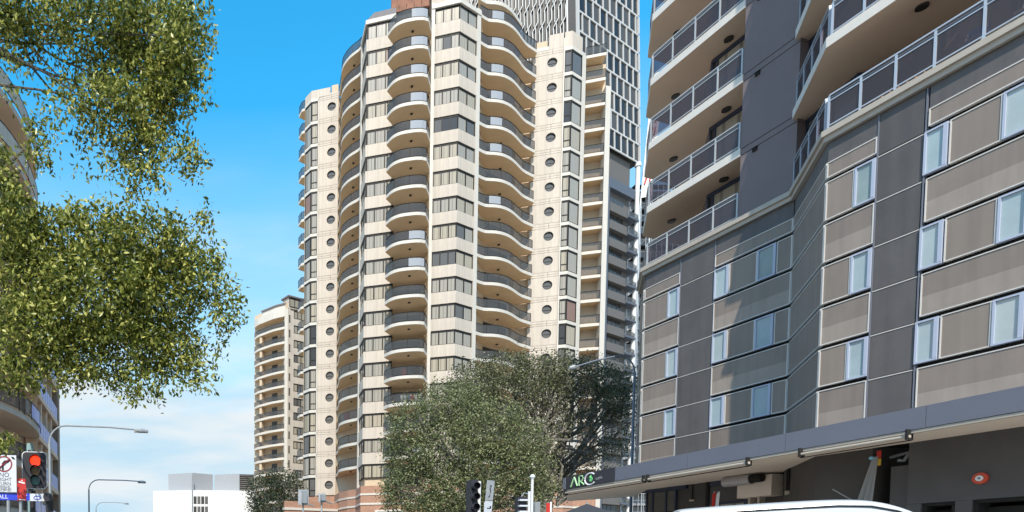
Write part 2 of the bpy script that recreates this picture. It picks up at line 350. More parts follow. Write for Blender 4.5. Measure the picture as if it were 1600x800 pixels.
# ------------------------------------------------------------------ right: grey and brown apartment building
def grey_building():
    P0, P1, P2 = (20.59, 30.54), (22.02, 24.30), (20.12, 21.07)
    E0 = (21.80, 32.60)
    Fr = Face(P2, (-.975, -.223)); Fl = Face(P0, (-.975, -.223)); Fs = face2(P1, P2); Fe = face2(E0, P0)
    RL = 9.6; P3 = Fr.P(RL, 0, 0)[:2]; LL = Fl.uv(P1)
    root = thing('apartment_building', 'grey and brown panelled apartment building with white edged balconies above a street canopy', 'building', (P2[0], P2[1], 0))
    line = [E0, P0, P1, P2, P3]
    back = [Fr.P(RL, -14, 0)[:2], (45, 34), E0[0:2] and (28.5, 40.2)]
    # core behind the cladding
    inn = offset_poly(line, -0.16)
    b = MB(); b.prism(inn + [Fr.P(RL, -13.9, 0)[:2], (44, 36), (26.5, 33.7)], 5.25, 15.44); b.build('wall', M['joint'], root)
    J = [14.15 - 1.36*i for i in range(7)]          # joints of the cladding
    TOPD = 15.44
    def panel(F, u0, u1, z0, z1, kind):
        b = MB()
        if kind == 'grey':
            b.box(F, u0, u1, z0, z1 - .035, -.1, .0, 0); b.box(F, u0, u1, z1 - .032, z1 - .004, -.09, .014, 1)
            return b.build('cement_panel', [M['cement_grey'], M['panel_trim']], root)
        t = .032
        if kind == 'two':
            zm = z0 + (z1 - z0) * .46
            b.box(F, u0 + t, u1 - t, z0 + t, zm, -.1, .012, 2); b.box(F, u0 + t, u1 - t, zm, z1 - t, -.1, .0115, 3)
        else: b.box(F, u0 + t, u1 - t, z0 + t, z1 - t, -.1, .012, 0)
        b.box(F, u0, u1, z1 - t + .001, z1, -.1, .03, 1); b.box(F, u0, u1, z0, z0 + t - .001, -.1, .03, 1)
        b.box(F, u0, u0 + t - .001, z0 + t, z1 - t, -.1, .029, 1); b.box(F, u1 - t + .001, u1, z0 + t, z1 - t, -.1, .029, 1)
        return b.build('cladding_panel', [M['panel_brown'], M['panel_trim'], M['panel_light'], M['panel_dark']], root)
    def window(F, u0, u1, z0, z1):
        b = MB(); t = .052
        b.box(F, u0, u1, z1 - t, z1, -.1, .05); b.box(F, u0, u1, z0, z0 + t, -.1, .05)
        b.box(F, u0, u0 + t, z0 + t + .001, z1 - t - .001, -.1, .05); b.box(F, u1 - t*1.7, u1, z0 + t + .001, z1 - t - .001, -.1, .055)
        w = b.build('window', M['frame_blue'], root)
        b = MB(); b.box(F, u0 + t + .001, u1 - t*1.7 - .001, z0 + t + .001, z1 - t - .001, -.09, .005)
        b.build('pane', M[random.choice(['frost_pane', 'frost_pane', 'frost_pane_dim', 'frost_pane_pale'])], w)
    G = .13   # open black joint under each row
    for i in range(6):
        zt, zb = J[i], J[i+1] + G
        if i == 5: zb = 5.95
        win = i % 2 == 0
        k = 'plain' if win else 'two'
        # right face
        if win:
            panel(Fr, .01, .77, zb, zt, k); window(Fr, .79, 1.32, zb, zt)
            window(Fr, 2.45, 2.95, zb, zt); panel(Fr, 2.99, 4.02, zb, zt, k); window(Fr, 4.04, 4.62, zb, zt)
            panel(Fr, 4.66, 5.7, zb, zt, k); window(Fr, 5.72, 6.3, zb, zt); panel(Fr, 6.34, RL, zb, zt, k)
        else:
            panel(Fr, .01, 1.32, zb, zt, k); panel(Fr, 2.52, 6.3, zb, zt, k); panel(Fr, 6.34, RL, zb, zt, k)
        panel(Fr, 1.36, 2.41, J[i+1] + .02 if i < 5 else 5.95, zt + .0, 'grey')
        # left face
        if win:
            panel(Fl, .04, 1.27, zb, zt, k); window(Fl, 1.29, 1.83, zb, zt)
            window(Fl, 3.42, 4.02, zb, zt); panel(Fl, 4.04, 5.13, zb, zt, k); window(Fl, 5.15, 5.83, zb, zt); panel(Fl, 5.86, LL - .02, zb, zt, k)
        else:
            panel(Fl, .04, 1.83, zb, zt, k); panel(Fl, 3.42, LL - .02, zb, zt, k)
        panel(Fl, 1.87, 3.39, J[i+1] + .02 if i < 5 else 5.95, zt + .0, 'grey')
        panel(Fs, .03, Fs.len - .02, zb, zt, 'plain')
        panel(Fe, .02, Fe.len - .04, zb, zt, 'plain')
    for F, u0, u1 in ((Fr, .01, 1.32), (Fr, 2.52, RL), (Fl, .04, 1.83), (Fl, 3.42, LL - .02), (Fs, .03, Fs.len - .02), (Fe, .02, Fe.len - .04)):
        panel(F, u0, u1, J[0] + G, J[0] + G + .5, 'plain')
        b = MB(); b.box(F, u0, u1, J[0] + G + .51, TOPD - .02, -.1, .0); b.build('cement_panel', M['cement_grey'], root)
    for F, u0, u1 in ((Fr, 1.36, 2.41), (Fl, 1.87, 3.39)):
        b = MB(); b.box(F, u0, u1, J[0] + .04, TOPD - .02, -.1, .0); b.build('cement_panel', M['cement_grey'], root)
    for F, u in ((Fr, 2.46), (Fr, 1.34), (Fl, 1.85), (Fl, 3.41)):
        b = MB(); b.box(F, u - .016, u + .016, 5.95, TOPD - .03, -.1, .022); b.build('corner_trim', M['fascia_blue'], root)
    # coping above the cladding
    o1, o2, i1 = offset_poly(line, .20), offset_poly(line, .12), offset_poly(line, -.5)
    b = MB(); b.prism(o1 + i1[::-1], 15.62, 15.80); b.build('coping', M['cap_tan'], root)
    b = MB(); b.prism(o2 + i1[::-1], 15.45, 15.617); b.build('coping', M['cap_tan'], root)
    # upper storeys
    A_, B_ = Fl.P(4.317, -1.35, 0)[:2], Fl.P(1.83, -1.35, 0)[:2]; C_ = (B_[0] + .515*5.4, B_[1] + .857*5.4)
    S0, S1 = Fs.P(-.3, -1.5, 0)[:2], Fs.P(Fs.len + .3, -1.9, 0)[:2]; R0, R1 = Fr.P(1.0, -2.6, 0)[:2], Fr.P(RL, -2.6, 0)[:2]
    b = MB(); b.prism([C_, B_, A_, Fl.P(4.33, -2.4, 0)[:2], Fl.P(LL + .6, -2.4, 0)[:2], R0, R1, Fr.P(RL, -13, 0)[:2], (42, 38)], 15.81, 35.4); b.build('wall', M['wall_grey'], root)
    SP = 2.95; Z0 = 18.35; TH = .32
    # plain grey wall between the balconies, with recessed lines at each floor
    zs = [15.81]
    for n in range(6): zs += [Z0 + n*SP + .02, Z0 + n*SP + .28]
    zs.append(35.3)
    for i in range(len(zs) - 1):
        b = MB(); b.box(Fl, 4.317, LL - .02, zs[i] + .018, zs[i+1] - .018, -2.39, .0); b.build('wall', M['wall_grey'], root)
    b = MB(); b.box(Fl, 4.33, LL - .035, 15.82, 35.2, -2.3, -.03); b.build('wall', M['cement_grey'], root)
    for n in range(5):
        b = MB(); b.box(Fl, 4.80, 4.97, Z0 + n*SP - .15, Z0 + n*SP + .03 - .06, -.05, .05); b.box(Fl, 4.78, 4.99, Z0 + n*SP - .03, Z0 + n*SP + .0, -.05, .075); b.build('vent', M['joint'], root)
    def rail(F, us, z, d, post, parent, glassm, h=1.05):
        for u in us:
            b = MB(); b.box(F, u - .03, u + .03, z, z + h, d - .03, d + .03); b.build('post', M[post], parent)
        b = MB(); b.box(F, us[0], us[-1], z + h, z + h + .045, d - .035, d + .035, 0); b.box(F, us[0], us[-1], z + h - .10, z + h - .055, d - .036, d + .02, 1)
        b.box(F, us[0], us[-1], z + h - .17, z + h - .135, d - .02, d + .025, 0); b.box(F, us[0], us[-1], z + .09, z + .125, d - .02, d + .026, 0)
        b.build('hand_rail', [M[post], M['rail_dark']], parent)
        for a, c in zip(us[:-1], us[1:]):
            b = MB(); b.box(F, a + .04, c - .04, z + .13, z + h - .175, d - .008, d + .008); b.build('glass_panel', M[glassm], parent)
    def lamp(F, u, d, z, parent, r=.17):
        P = F.P(u, d, z); b = MB(); n = 18
        for (r1, r2, za, zb, m) in ((r, r*.62, 0, -.07, 0), (r*.6, 0, 0, -.05, 1)):
            A = [(P[0] + r1*math.cos(2*math.pi*k/n), P[1] + r1*math.sin(2*math.pi*k/n)) for k in range(n)]
            b.prism(A, z + zb, z + za - .001, m)
        b.build('ceiling_light', [M['lamp_ring'], M['lamp_lens']], parent)
    eo = [E0, Fe.P(Fe.len - .1, .0, 0)[:2], Fl.P(.04, .04, 0)[:2], Fl.P(4.317, .04, 0)[:2]]
    so_ = offset_poly([P1, P2, P3], .17)
    postsR = [.03, .88, 1.74, 2.62, 3.62, 4.6, 5.6, 6.6, 7.6]; postsL = [.11, 1.12, 2.18, 3.26, 4.26]; postsS = [.1, .95, 1.9, 2.85, Fs.len - .08]; postsE = [.4, 1.3, Fe.len - .06]
    def left_balcony(n, z, top):
        if n is None:
            bal = MB(); bal.prism([Fl.P(4.30, .05, 0)[:2], Fl.P(4.30, .02, 0)[:2], Fl.P(.1, .02, 0)[:2], Fl.P(.1, .05, 0)[:2]], 15.801, 15.83); p = bal.build('balcony', M['cap_tan'], root)
        else:
            bal = MB(); bal.prism(eo + [A_, B_, C_], z, z + TH, 0, 0, 1); p = bal.build('balcony', [M['slab_white'], M['soffit_r']], root)
        rail(Fl, postsL, top, .0, 'rail_white', p, 'rail_tint'); rail(Fe, postsE, top, -.06, 'rail_white', p, 'rail_tint')
        return p
    left_balcony(None, 15.5, 15.83)
    for n in range(6):
        z = Z0 + n*SP; p = left_balcony(n, z, z + TH)
        lamp(Fl, 2.98, -.85, z, p); lamp(Fl, -.2, -1.7, z, p)
        b = MB(); sr = MB()
    for n in range(6):                                             # sliding doors of the left balconies
        zf = 15.81 if n == 0 else Z0 + (n-1)*SP + TH; zt = Z0 + n*SP - .04
        Fd = Face(B_, (-.975, -.223)); W = Fd.uv(A_)
        b = MB(); b.box(Fd, .06, W - .02, zt - .16, zt, .0, .09)
        for u in (.06, .28, W*.62, W - .1): b.box(Fd, u, u + .08, zf, zt - .161, .0, .085)
        dr = b.build('sliding_door', M['frame_navy'], root)
        for a, c, m in ((.14, .28, 'dark_glass'), (.37, W*.62, 'blind_c'), (W*.62 + .09, W - .1, 'blind_a' if n % 2 else 'blind_c')):
            b = MB(); b.box(Fd, a, c, zf, zt - .17, .001, .04); b.build('pane', M[m], dr)
    # right balconies
    p = None
    for n in range(-1, 6):
        if n < 0:
            b = MB(); b.prism([Fr.P(8, .09, 0)[:2], Fr.P(8, .05, 0)[:2], Fr.P(.05, .05, 0)[:2], Fr.P(.05, .09, 0)[:2]], 15.801, 15.83); p = b.build('balcony', M['cap_tan'], root); top = 15.83
        else:
            z = Z0 + .12 + n*SP; b = MB(); b.prism(so_ + [Fr.P(RL, -2.55, 0)[:2], R0, Fl.P(LL + .55, -2.3, 0)[:2], Fl.P(LL + .03, -2.3, 0)[:2]], z, z + TH, 0, 0, 1)
            p = b.build('balcony', [M['slab_white'], M['soffit_r']], root); top = z + TH
            lamp(Fr, 1.75, -.85, z, p, .15); lamp(Fr, 5.2, -.85, z, p, .15)
        rail(Fr, postsR, top, .07, 'rail_lightblue', p, 'rail_tint'); rail(Fs, postsS, top, .07, 'rail_lightblue', p, 'rail_tint')
        zf = top; zt = Z0 + .12 + (n+1)*SP - .03
        Fd = face2(Fl.P(LL + .02, -.45, 0)[:2], Fs.P(1.9, -1.15, 0)[:2])
        b = MB(); b.box(Fd, 0, Fd.len, zt - .12, zt, -.1, .05)
        for u in (0, .55, 1.2, Fd.len - .08): b.box(Fd, u, u + .08, zf, zt - .121, -.1, .05)
        dr = b.build('glazed_door', M['frame_navy'], root)
        b = MB(); b.box(Fd, .08, .55, zf, zt - .121, -.06, .0); b.box(Fd, .63, Fd.len - .08, zf, zt - .121, -.06, .0); b.build('pane', M['mid_glass'], dr)
        Fb = face2(R0, R1)
        b = MB(); b.box(Fb, .3, 8, zt - .1, zt, .0, .06)
        for u in (.3, 2.0, 3.7, 5.4): b.box(Fb, u, u + .08, zf, zt - .101, .0, .06)
        dr = b.build('sliding_door', M['frame_navy'], root)
        b = MB(); b.box(Fb, .38, 7.9, zf, zt - .101, .001, .03); b.build('pane', M['blind_c'], dr)
    # ground storey
    inn2 = [Fl.P(-.1, -3.2, 0)[:2], Fl.P(-.02, -.55, 0)[:2], Fl.P(LL - .35, -.55, 0)[:2], P1, P2, Fr.P(1.55, 0, 0)[:2], Fr.P(1.55, -.9, 0)[:2], Fr.P(2.42, -.9, 0)[:2]]
    b = MB(); b.prism([inn2[0], inn2[1], inn2[2], inn2[3], inn2[4], inn2[5], inn2[6], Fr.P(1.58, -12, 0)[:2], (30, 36)], .0, 5.235); b.build('wall', M['charcoal_warm'], root)
    for u0, u1, z0, z1 in ((2.42, RL, 3.36, 5.235), (2.42, 2.75, 0, 3.355), (3.48, 3.82, 0, 3.355), (6.4, RL, 0, 3.355)):
        b = MB(); b.box(Fr, u0, u1, z0, z1, -.6, .0); b.build('wall', M['charcoal'], root)
    b = MB(); b.box(Fr, 1.5, RL, .0, 5.2, -2.4, -2.2); b.build('wall', M['black'], root)
    for u0, u1 in ((2.77, 3.46), (3.84, 6.38)):
        f = MB(); f.box(Fr, u0, u1, 3.27, 3.35, -.55, -.06); f.box(Fr, u0, u0 + .08, 0, 3.26, -.55, -.06); f.box(Fr, u1 - .08, u1, 0, 3.26, -.55, -.06)
        g = f.build('garage_door', M['joint'], root)
        for q in range(9):
            c = MB(); c.box(Fr, u0 + .085, u1 - .085, .2 + q*.33, .2 + q*.33 + .315, -.5, -.42); c.build('slat', M['joint'], g)
    # service recess between the two dark walls
    b = MB(); b.box(Fr, 1.95, 2.40, 0, 4.55, -.85, -.12); b.build('wall', M['charcoal'], root)
    b = MB(); b.tube([Fr.P(2.0, -.3, 4.75), Fr.P(2.12, -.35, 4.72), Fr.P(2.22, -.4, 4.95), Fr.P(2.38, -.5, 4.9)], .06, 8, 0); b.tube([Fr.P(1.7, -.5, 4.9), Fr.P(2.4, -.5, 5.02)], .05, 8, 0); b.build('pipe', M['galv'], root)
    # shop windows beside the corner
    Fw = Face(Fl.P(0, -.52, 0)[:2], (-.975, -.223))
    b = MB(); b.box(Fw, .0, 2.05, 5.02, 5.22, -.02, .10)
    for u in (.0, .32, 1.02, 1.5): b.box(Fw, u, u + .07, .2, 5.019, -.02, .09)
    sh = b.build('shop_window', M['frame_navy'], root)
    for a, c, m in ((.07, .32, 'mid_glass'), (.39, 1.02, 'mid_glass'), (1.09, 1.5, 'mid_glass')):
        for z0, z1, mm in ((.25, 4.0, 'mid_glass'), (4.06, 5.01, m)):
            q = MB(); q.box(Fw, a + .005, c - .005, z0, z1, -.02, .03); q.build('pane', M[mm], sh)
    b = MB(); b.box(Fw, 3.0, 3.12, .2, 5.2, -.02, .12); b.build('post', M['black'], root)
    b = MB(); b.box(Fw, 3.13, 4.75, 4.98, 5.19, -.02, .09); b.box(Fw, 4.62, 4.75, .2, 4.979, -.02, .09); b.box(Fw, 3.13, 4.61, 4.15, 4.24, -.02, .09)
    sh = b.build('shop_window', M['frame_navy'], root)
    q = MB(); q.box(Fw, 3.13, 4.61, 4.245, 4.975, -.02, .04); q.build('pane', M['charcoal'], sh)
    q = MB(); q.box(Fw, 3.13, 4.61, 1.0, 4.145, -.02, .04); q.build('pane', M['blind_c'], sh)
    # canopy over the pavement
    zb, zt = 5.19, 5.77
    f0, f1 = (16.95, 30.55), (19.15, 13.3)
    Fc = face2((16.95, 30.55), (19.25, 12.6)); D = 2.4
    sgn = Fc.uv((17.22, 27.3))
    und = [(16.98, 30.5), (19.25, 12.75), Fr.P(RL, -.02, 0)[:2], P2, P1, Fl.P(LL - .4, -.5, 0)[:2], Fl.P(0, -.5, 0)[:2], (22.4, 33.6), (20.3, 36.2)]
    b = MB(); b.prism(und, zb, zb + .06); can = b.build('canopy', M['canopy_soffit'], root)
    b = MB(); b.prism([(17.1, 30.5), (19.35, 12.75), Fr.P(RL, -.01, 0)[:2], P2, P1, P0, (22.4, 33.5), (20.4, 36.0)], zb + .064, zt - .08); b.build('canopy_deck', M['fascia_blue'], can)
    u = sgn
    while u < 17.6:
        c = min(u + 3.6, 17.8); b = MB(); b.box(Fc, u + .006, c - .006, zb - .0, zt, -.12, .0); b.build('fascia_panel', M['fascia_blue'], can); u = c
    b = MB(); b.box(Fc, .0, 17.8, zb - .09, zb - .012, -.16, -.02); b.build('gutter', M['cap_tan'], can)
    for a, c, r in ((.05, 4.9, .042), (5.0, 9.3, .048), (10.9, 13.75, .04)):
        b = MB(); b.tube([Fc.P(a, .02, zb - .17), Fc.P(c, .02, zb - .17)], r, 10, 0); b.tube([Fc.P(a, -.05, zb - .27), Fc.P(c, -.05, zb - .27)], r*.4, 8, 1)
        for q in (a + .04, c - .06): b.box(Fc, q, q + .05, zb - .26, zb + .02, -.1, .1, 1)
        b.build('rolled_awning', [M['cap_tan'], M['joint']], can)
    # sign at the end of the canopy, with a pale end post
    b = MB(); b.box(Fc, .12, sgn - .02, zb + .0, zt + .02, -.12, .012); sg = b.build('sign_board', M['sign_panel'], can)
    b = MB(); b.box(Fc, -.06, .115, zb - .05, zt - .02, -.14, .03); b.build('end_post', M['fascia_blue'], can)
    # lettering: open A, R and C, a leaf, small words
    def strokes(pl, r, m, nm):
        q = MB()
        for p in pl: q.tube([Fc.P(x, .02, z) for x, z in p], r, 5, 0)
        return q.build(nm, M[m], can)
    k = .95; x0 = .50; zl = zb + .07; H = .44
    strokes([[(x0, zl), (x0 + .22, zl + H)], [(x0 + .22, zl + H), (x0 + .44, zl)]], .035, 'arc_green', 'letter_a')
    strokes([[(x0 + .56, zl), (x0 + .56, zl + H), (x0 + .75, zl + H - .01), (x0 + .84, zl + H - .12), (x0 + .75, zl + .21), (x0 + .64, zl + .20), (x0 + .90, zl)]], .035, 'arc_green', 'letter_r')
    cx, cz, rr = x0 + 1.28, zl + .22, .27
    strokes([[(cx + rr*1.25*math.cos(t), cz + rr*math.sin(t)) for t in np.linspace(R_(42), R_(318), 16)]], .036, 'arc_white', 'letter_c')
    q = MB(); q.disc(Fc, cx + .04, cz - .02, .11, .014, .03, 0, 14); q.tube([Fc.P(cx + .02, .03, cz + .07), Fc.P(cx + .07, .03, cz + .17)], [.06, .01], 6); q.build('leaf_mark', M['arc_leaf'], can)
    text_mesh('café', .20, Fc, x0 + 1.62, zl + .13, .014, M['text_grey'], 'small_lettering', can, sx=1.3)
    # air duct and box under the canopy
    b = MB(); b.box(Fl, 4.75, 6.05, 4.28, 5.12, -.48, .12); ac = b.build('plant_box', M['canopy_soffit'], root)
    b = MB(); b.tube([Fl.P(4.5, .45, 4.98), Fl.P(5.55, .45, 4.98)], .22, 16); b.build('exhaust_duct', M['duct'], root, smooth=False)
    b = MB(); b.tube([Fl.P(5.56, .45, 4.98), Fl.P(5.95, .45, 4.98)], .17, 14); b.build('duct_end', M['joint'], root)
    for q in (5.1, 5.45):
        b = MB(); b.box(Fl, q, q + .09, 4.0, 4.27, -.3, .0); b.build('bracket', M['cap_tan'], root)
    Fs2 = face2(P1, P2)
    b = MB(); b.box(Fs2, .55, .60, 4.35, 5.18, .005, .05); b.box(Fs2, .82, .87, 4.35, 5.18, .005, .05); b.build('conduit', M['joint'], root)
    b = MB(); b.box(Fs2, .6, .86, 4.2, 4.34, .005, .09); b.build('junction_box', M['cap_tan'], root)
    b = MB(); b.box(Fw, 2.3, 2.33, 4.5, 5.18, .0, .04, 0); b.box(Fw, 2.22, 2.42, 4.42, 4.49, .0, .08, 1); b.build('conduit', [M['joint'], M['cap_tan']], root)
    return root, Fr, Fl, Fs, Fc
bld, Fr, Fl, Fs, Fc = grey_building()
# round alarm on the dark wall
t = thing('fire_alarm', 'round red wall alarm with white centre on the dark ground floor wall', 'alarm', Fr.P(3.98, .0, 3.93))
b = MB(); b.disc(Fr, 3.98, 3.93, .155, .004, .07, 0, 24, .078); b.build('ring', M['alarm_red'], t)
b = MB(); b.disc(Fr, 3.98, 3.93, .077, .004, .10, 0, 20, .03); b.build('cap', M['arc_white'], t)
b = MB(); b.disc(Fr, 3.98, 3.93, .028, .004, .11, 0, 12); b.build('button', M['pole_blue'], t)
# plastic sheet hanging beside the service recess, coloured tabs above it
t = thing('plastic_sheet', 'grey translucent plastic sheet hanging from the canopy beside the open service recess', 'plastic sheet', Fr.P(1.3, .3, 0))
b = MB(); top = Fr.P(1.62, .12, 4.9)
prev = None
for i in range(9):
    f = i / 8; u0 = 1.02 + f*.62; bt = Fr.P(u0, .14 + .05*((i*5) % 3), 2.6)
    tp = (top[0] + .01*i, top[1] - .012*i, top[2])
    b.v += [tp, bt]
for i in range(8): b.f.append((2*i, 2*i+1, 2*i+3, 2*i+2)); b.m.append(0)
o = b.build('sheet', M['plastic_sheet'], t)
md = o.modifiers.new('thick', 'SOLIDIFY'); md.thickness = .008
b = MB(); b.tube([Fr.P(.72, .3, 4.0), Fr.P(1.75, .24, 3.2)], .018, 6); b.build('batten', M['galv'], t)
b = MB(); b.disc(Fr, 1.62, 4.86, .05, .05, .2, 0, 8); b.build('cyan_tie', M['cyan'], t)
t = thing('warning_tag', 'small red and yellow tag hanging at the mouth of the service recess', 'tag', Fr.P(1.72, .03, 4.6))
b = MB(); b.box(Fr, 1.68, 1.78, 4.86, 5.08, .02, .05); b.build('red_half', M['sign_red'], t)
b = MB(); b.box(Fr, 1.68, 1.78, 4.62, 4.83, .02, .05); b.build('yellow_half', M['yellow'], t)
# ------------------------------------------------------------------ centre: cream high-rise with curved balconies
H = 2.9; HEAD = 62.42; NF = 18
def arc(pts, n=4):
    """smooth plan curve through points (Catmull-Rom)"""
    P = [Vector((p[0], p[1])) for p in pts]; P = [P[0]*2 - P[1]] + P + [P[-1]*2 - P[-2]]; out = []
    for i in range(1, len(P) - 2):
        for k in range(n):
            t = k / n; a, b, c, d = P[i-1], P[i], P[i+1], P[i+2]
            q = 0.5*((2*b) + (c-a)*t + (2*a-5*b+4*c-d)*t*t + (3*b-a-3*c+d)*t**3); out.append((q.x, q.y))
    out.append((P[-2].x, P[-2].y)); return out
def bay_window(F, u0, u1, zh, n, root, hh=1.6, pick=None, transom=False, rec=-.12):
    """window part with frame, mullions and pane children; zh = head height"""
    b = MB(); z0 = zh - hh
    b.box(F, u0, u1, zh - .20, zh - .002, rec - .12, rec + .04); b.box(F, u0, u1, z0 + .002, z0 + .07, rec - .12, rec + .05)
    wd = (u1 - u0) / n
    for i in range(n + 1):
        c = u0 + i*wd; lo, hi = c - (.0 if i == 0 else .06), c + (.0 if i == n else .06)
        if i == 0: hi = c + .09
        if i == n: lo = c - .09
        b.box(F, lo, hi, z0 + .071, zh - .201, rec - .12, rec + .05)
    if transom: b.box(F, u0 + .1, u1 - .1, z0 + .75, z0 + .85, rec - .12, rec + .045)
    w = b.build('window', M['bronze'], root)
    for i in range(n):
        a = u0 + i*wd + (.091 if i == 0 else .061); c = u0 + (i+1)*wd - (.091 if i == n-1 else .061)
        q = MB()
        if transom:
            q.box(F, a, c, z0 + .072, z0 + .749, rec - .1, rec); q.box(F, a, c, z0 + .851, zh - .202, rec - .1, rec + .001)
        else: q.box(F, a, c, z0 + .072, zh - .202, rec - .1, rec)
        q.build('pane', M['blind_a'], w)
    return w
def curved_rail(line, z, parent, spec, h=1.02, inset=.07, base=True):
    """line: plan points; spec: list of (i0, i1, material) glass panels following the line; posts between"""
    pl = offset_poly(line, -inset)
    b = MB(); b.tube([(p[0], p[1], z + h) for p in pl], .035, 6); b.tube([(p[0], p[1], z + .1) for p in pl], .022, 5)
    for i0, i1, m in spec:
        p = pl[i0]; b.tube([(p[0], p[1], z), (p[0], p[1], z + h)], .03, 5)
    p = pl[spec[-1][1]]; b.tube([(p[0], p[1], z), (p[0], p[1], z + h)], .03, 5)
    r = b.build('railing', M['bronze'], parent, fix=False)
    for i0, i1, m in spec:
        g = MB()
        for i in range(i0, i1):
            a, c = pl[i], pl[i+1]; g.add([(a[0], a[1], z + .13), (c[0], c[1], z + .13), (c[0], c[1], z + h - .05), (a[0], a[1], z + h - .05)], [(0, 1, 2, 3)])
        o = g.build('glass_panel', M[m], parent, fix=False)
        md = o.modifiers.new('thick', 'SOLIDIFY'); md.thickness = .015
    return r
def porthole_panel(F, u0, u1, z0, z1, cu, cz, r, mat_, root, d=0.0, n=24):
    """flat wall panel with a round opening and the sides of the opening"""
    b = MB(); per = []
    for k in range(n):
        a = 2*math.pi*(k + .5)/n; c, s = math.cos(a), math.sin(a)
        t = min((u1 - cu)/c if c > 1e-6 else 1e9, (u0 - cu)/c if c < -1e-6 else 1e9, (z1 - cz)/s if s > 1e-6 else 1e9, (z0 - cz)/s if s < -1e-6 else 1e9)
        per.append((cu + c*t, cz + s*t))
    ins = [(cu + r*math.cos(2*math.pi*(k+.5)/n), cz + r*math.sin(2*math.pi*(k+.5)/n)) for k in range(n)]
    V = [F.P(u, d, z) for u, z in per] + [F.P(u, d, z) for u, z in ins] + [F.P(u, d - .28, z) for u, z in ins]
    fs = []
    for k in range(n):
        q = (k+1) % n; fs += [(k, q, n+q, n+k), (n+k, n+q, 2*n+q, 2*n+k)]
    b.add(V, fs)
    # corners
    for (cu_, cz_) in ((u0, z0), (u1, z0), (u1, z1), (u0, z1)):
        best = sorted(range(n), key=lambda k: (per[k][0]-cu_)**2 + (per[k][1]-cz_)**2)[:2]
        b.add([F.P(cu_, d, cz_), F.P(per[best[0]][0], d, per[best[0]][1]), F.P(per[best[1]][0], d, per[best[1]][1])], [(0, 1, 2)])
    o = b.build('wall_panel', M[mat_], root)
    return o
def porthole(F, cu, cz, r, root, d=0.0):
    b = MB(); b.disc(F, cu, cz, r, d - .27, d - .16, 0, 24, r*.86); w = b.build('round_window', M['bronze'], root)
    b = MB(); b.disc(F, cu, cz, r*.87, d - .27, d - .2, 0, 24); b.build('pane', M['mid_glass'], w)
    b = MB(); b.box(F, cu - r*.84, cu + r*.84, cz - r*.12, cz - r*.04, d - .199, d - .17); b.build('bar', M['bronze'], w)
    return w
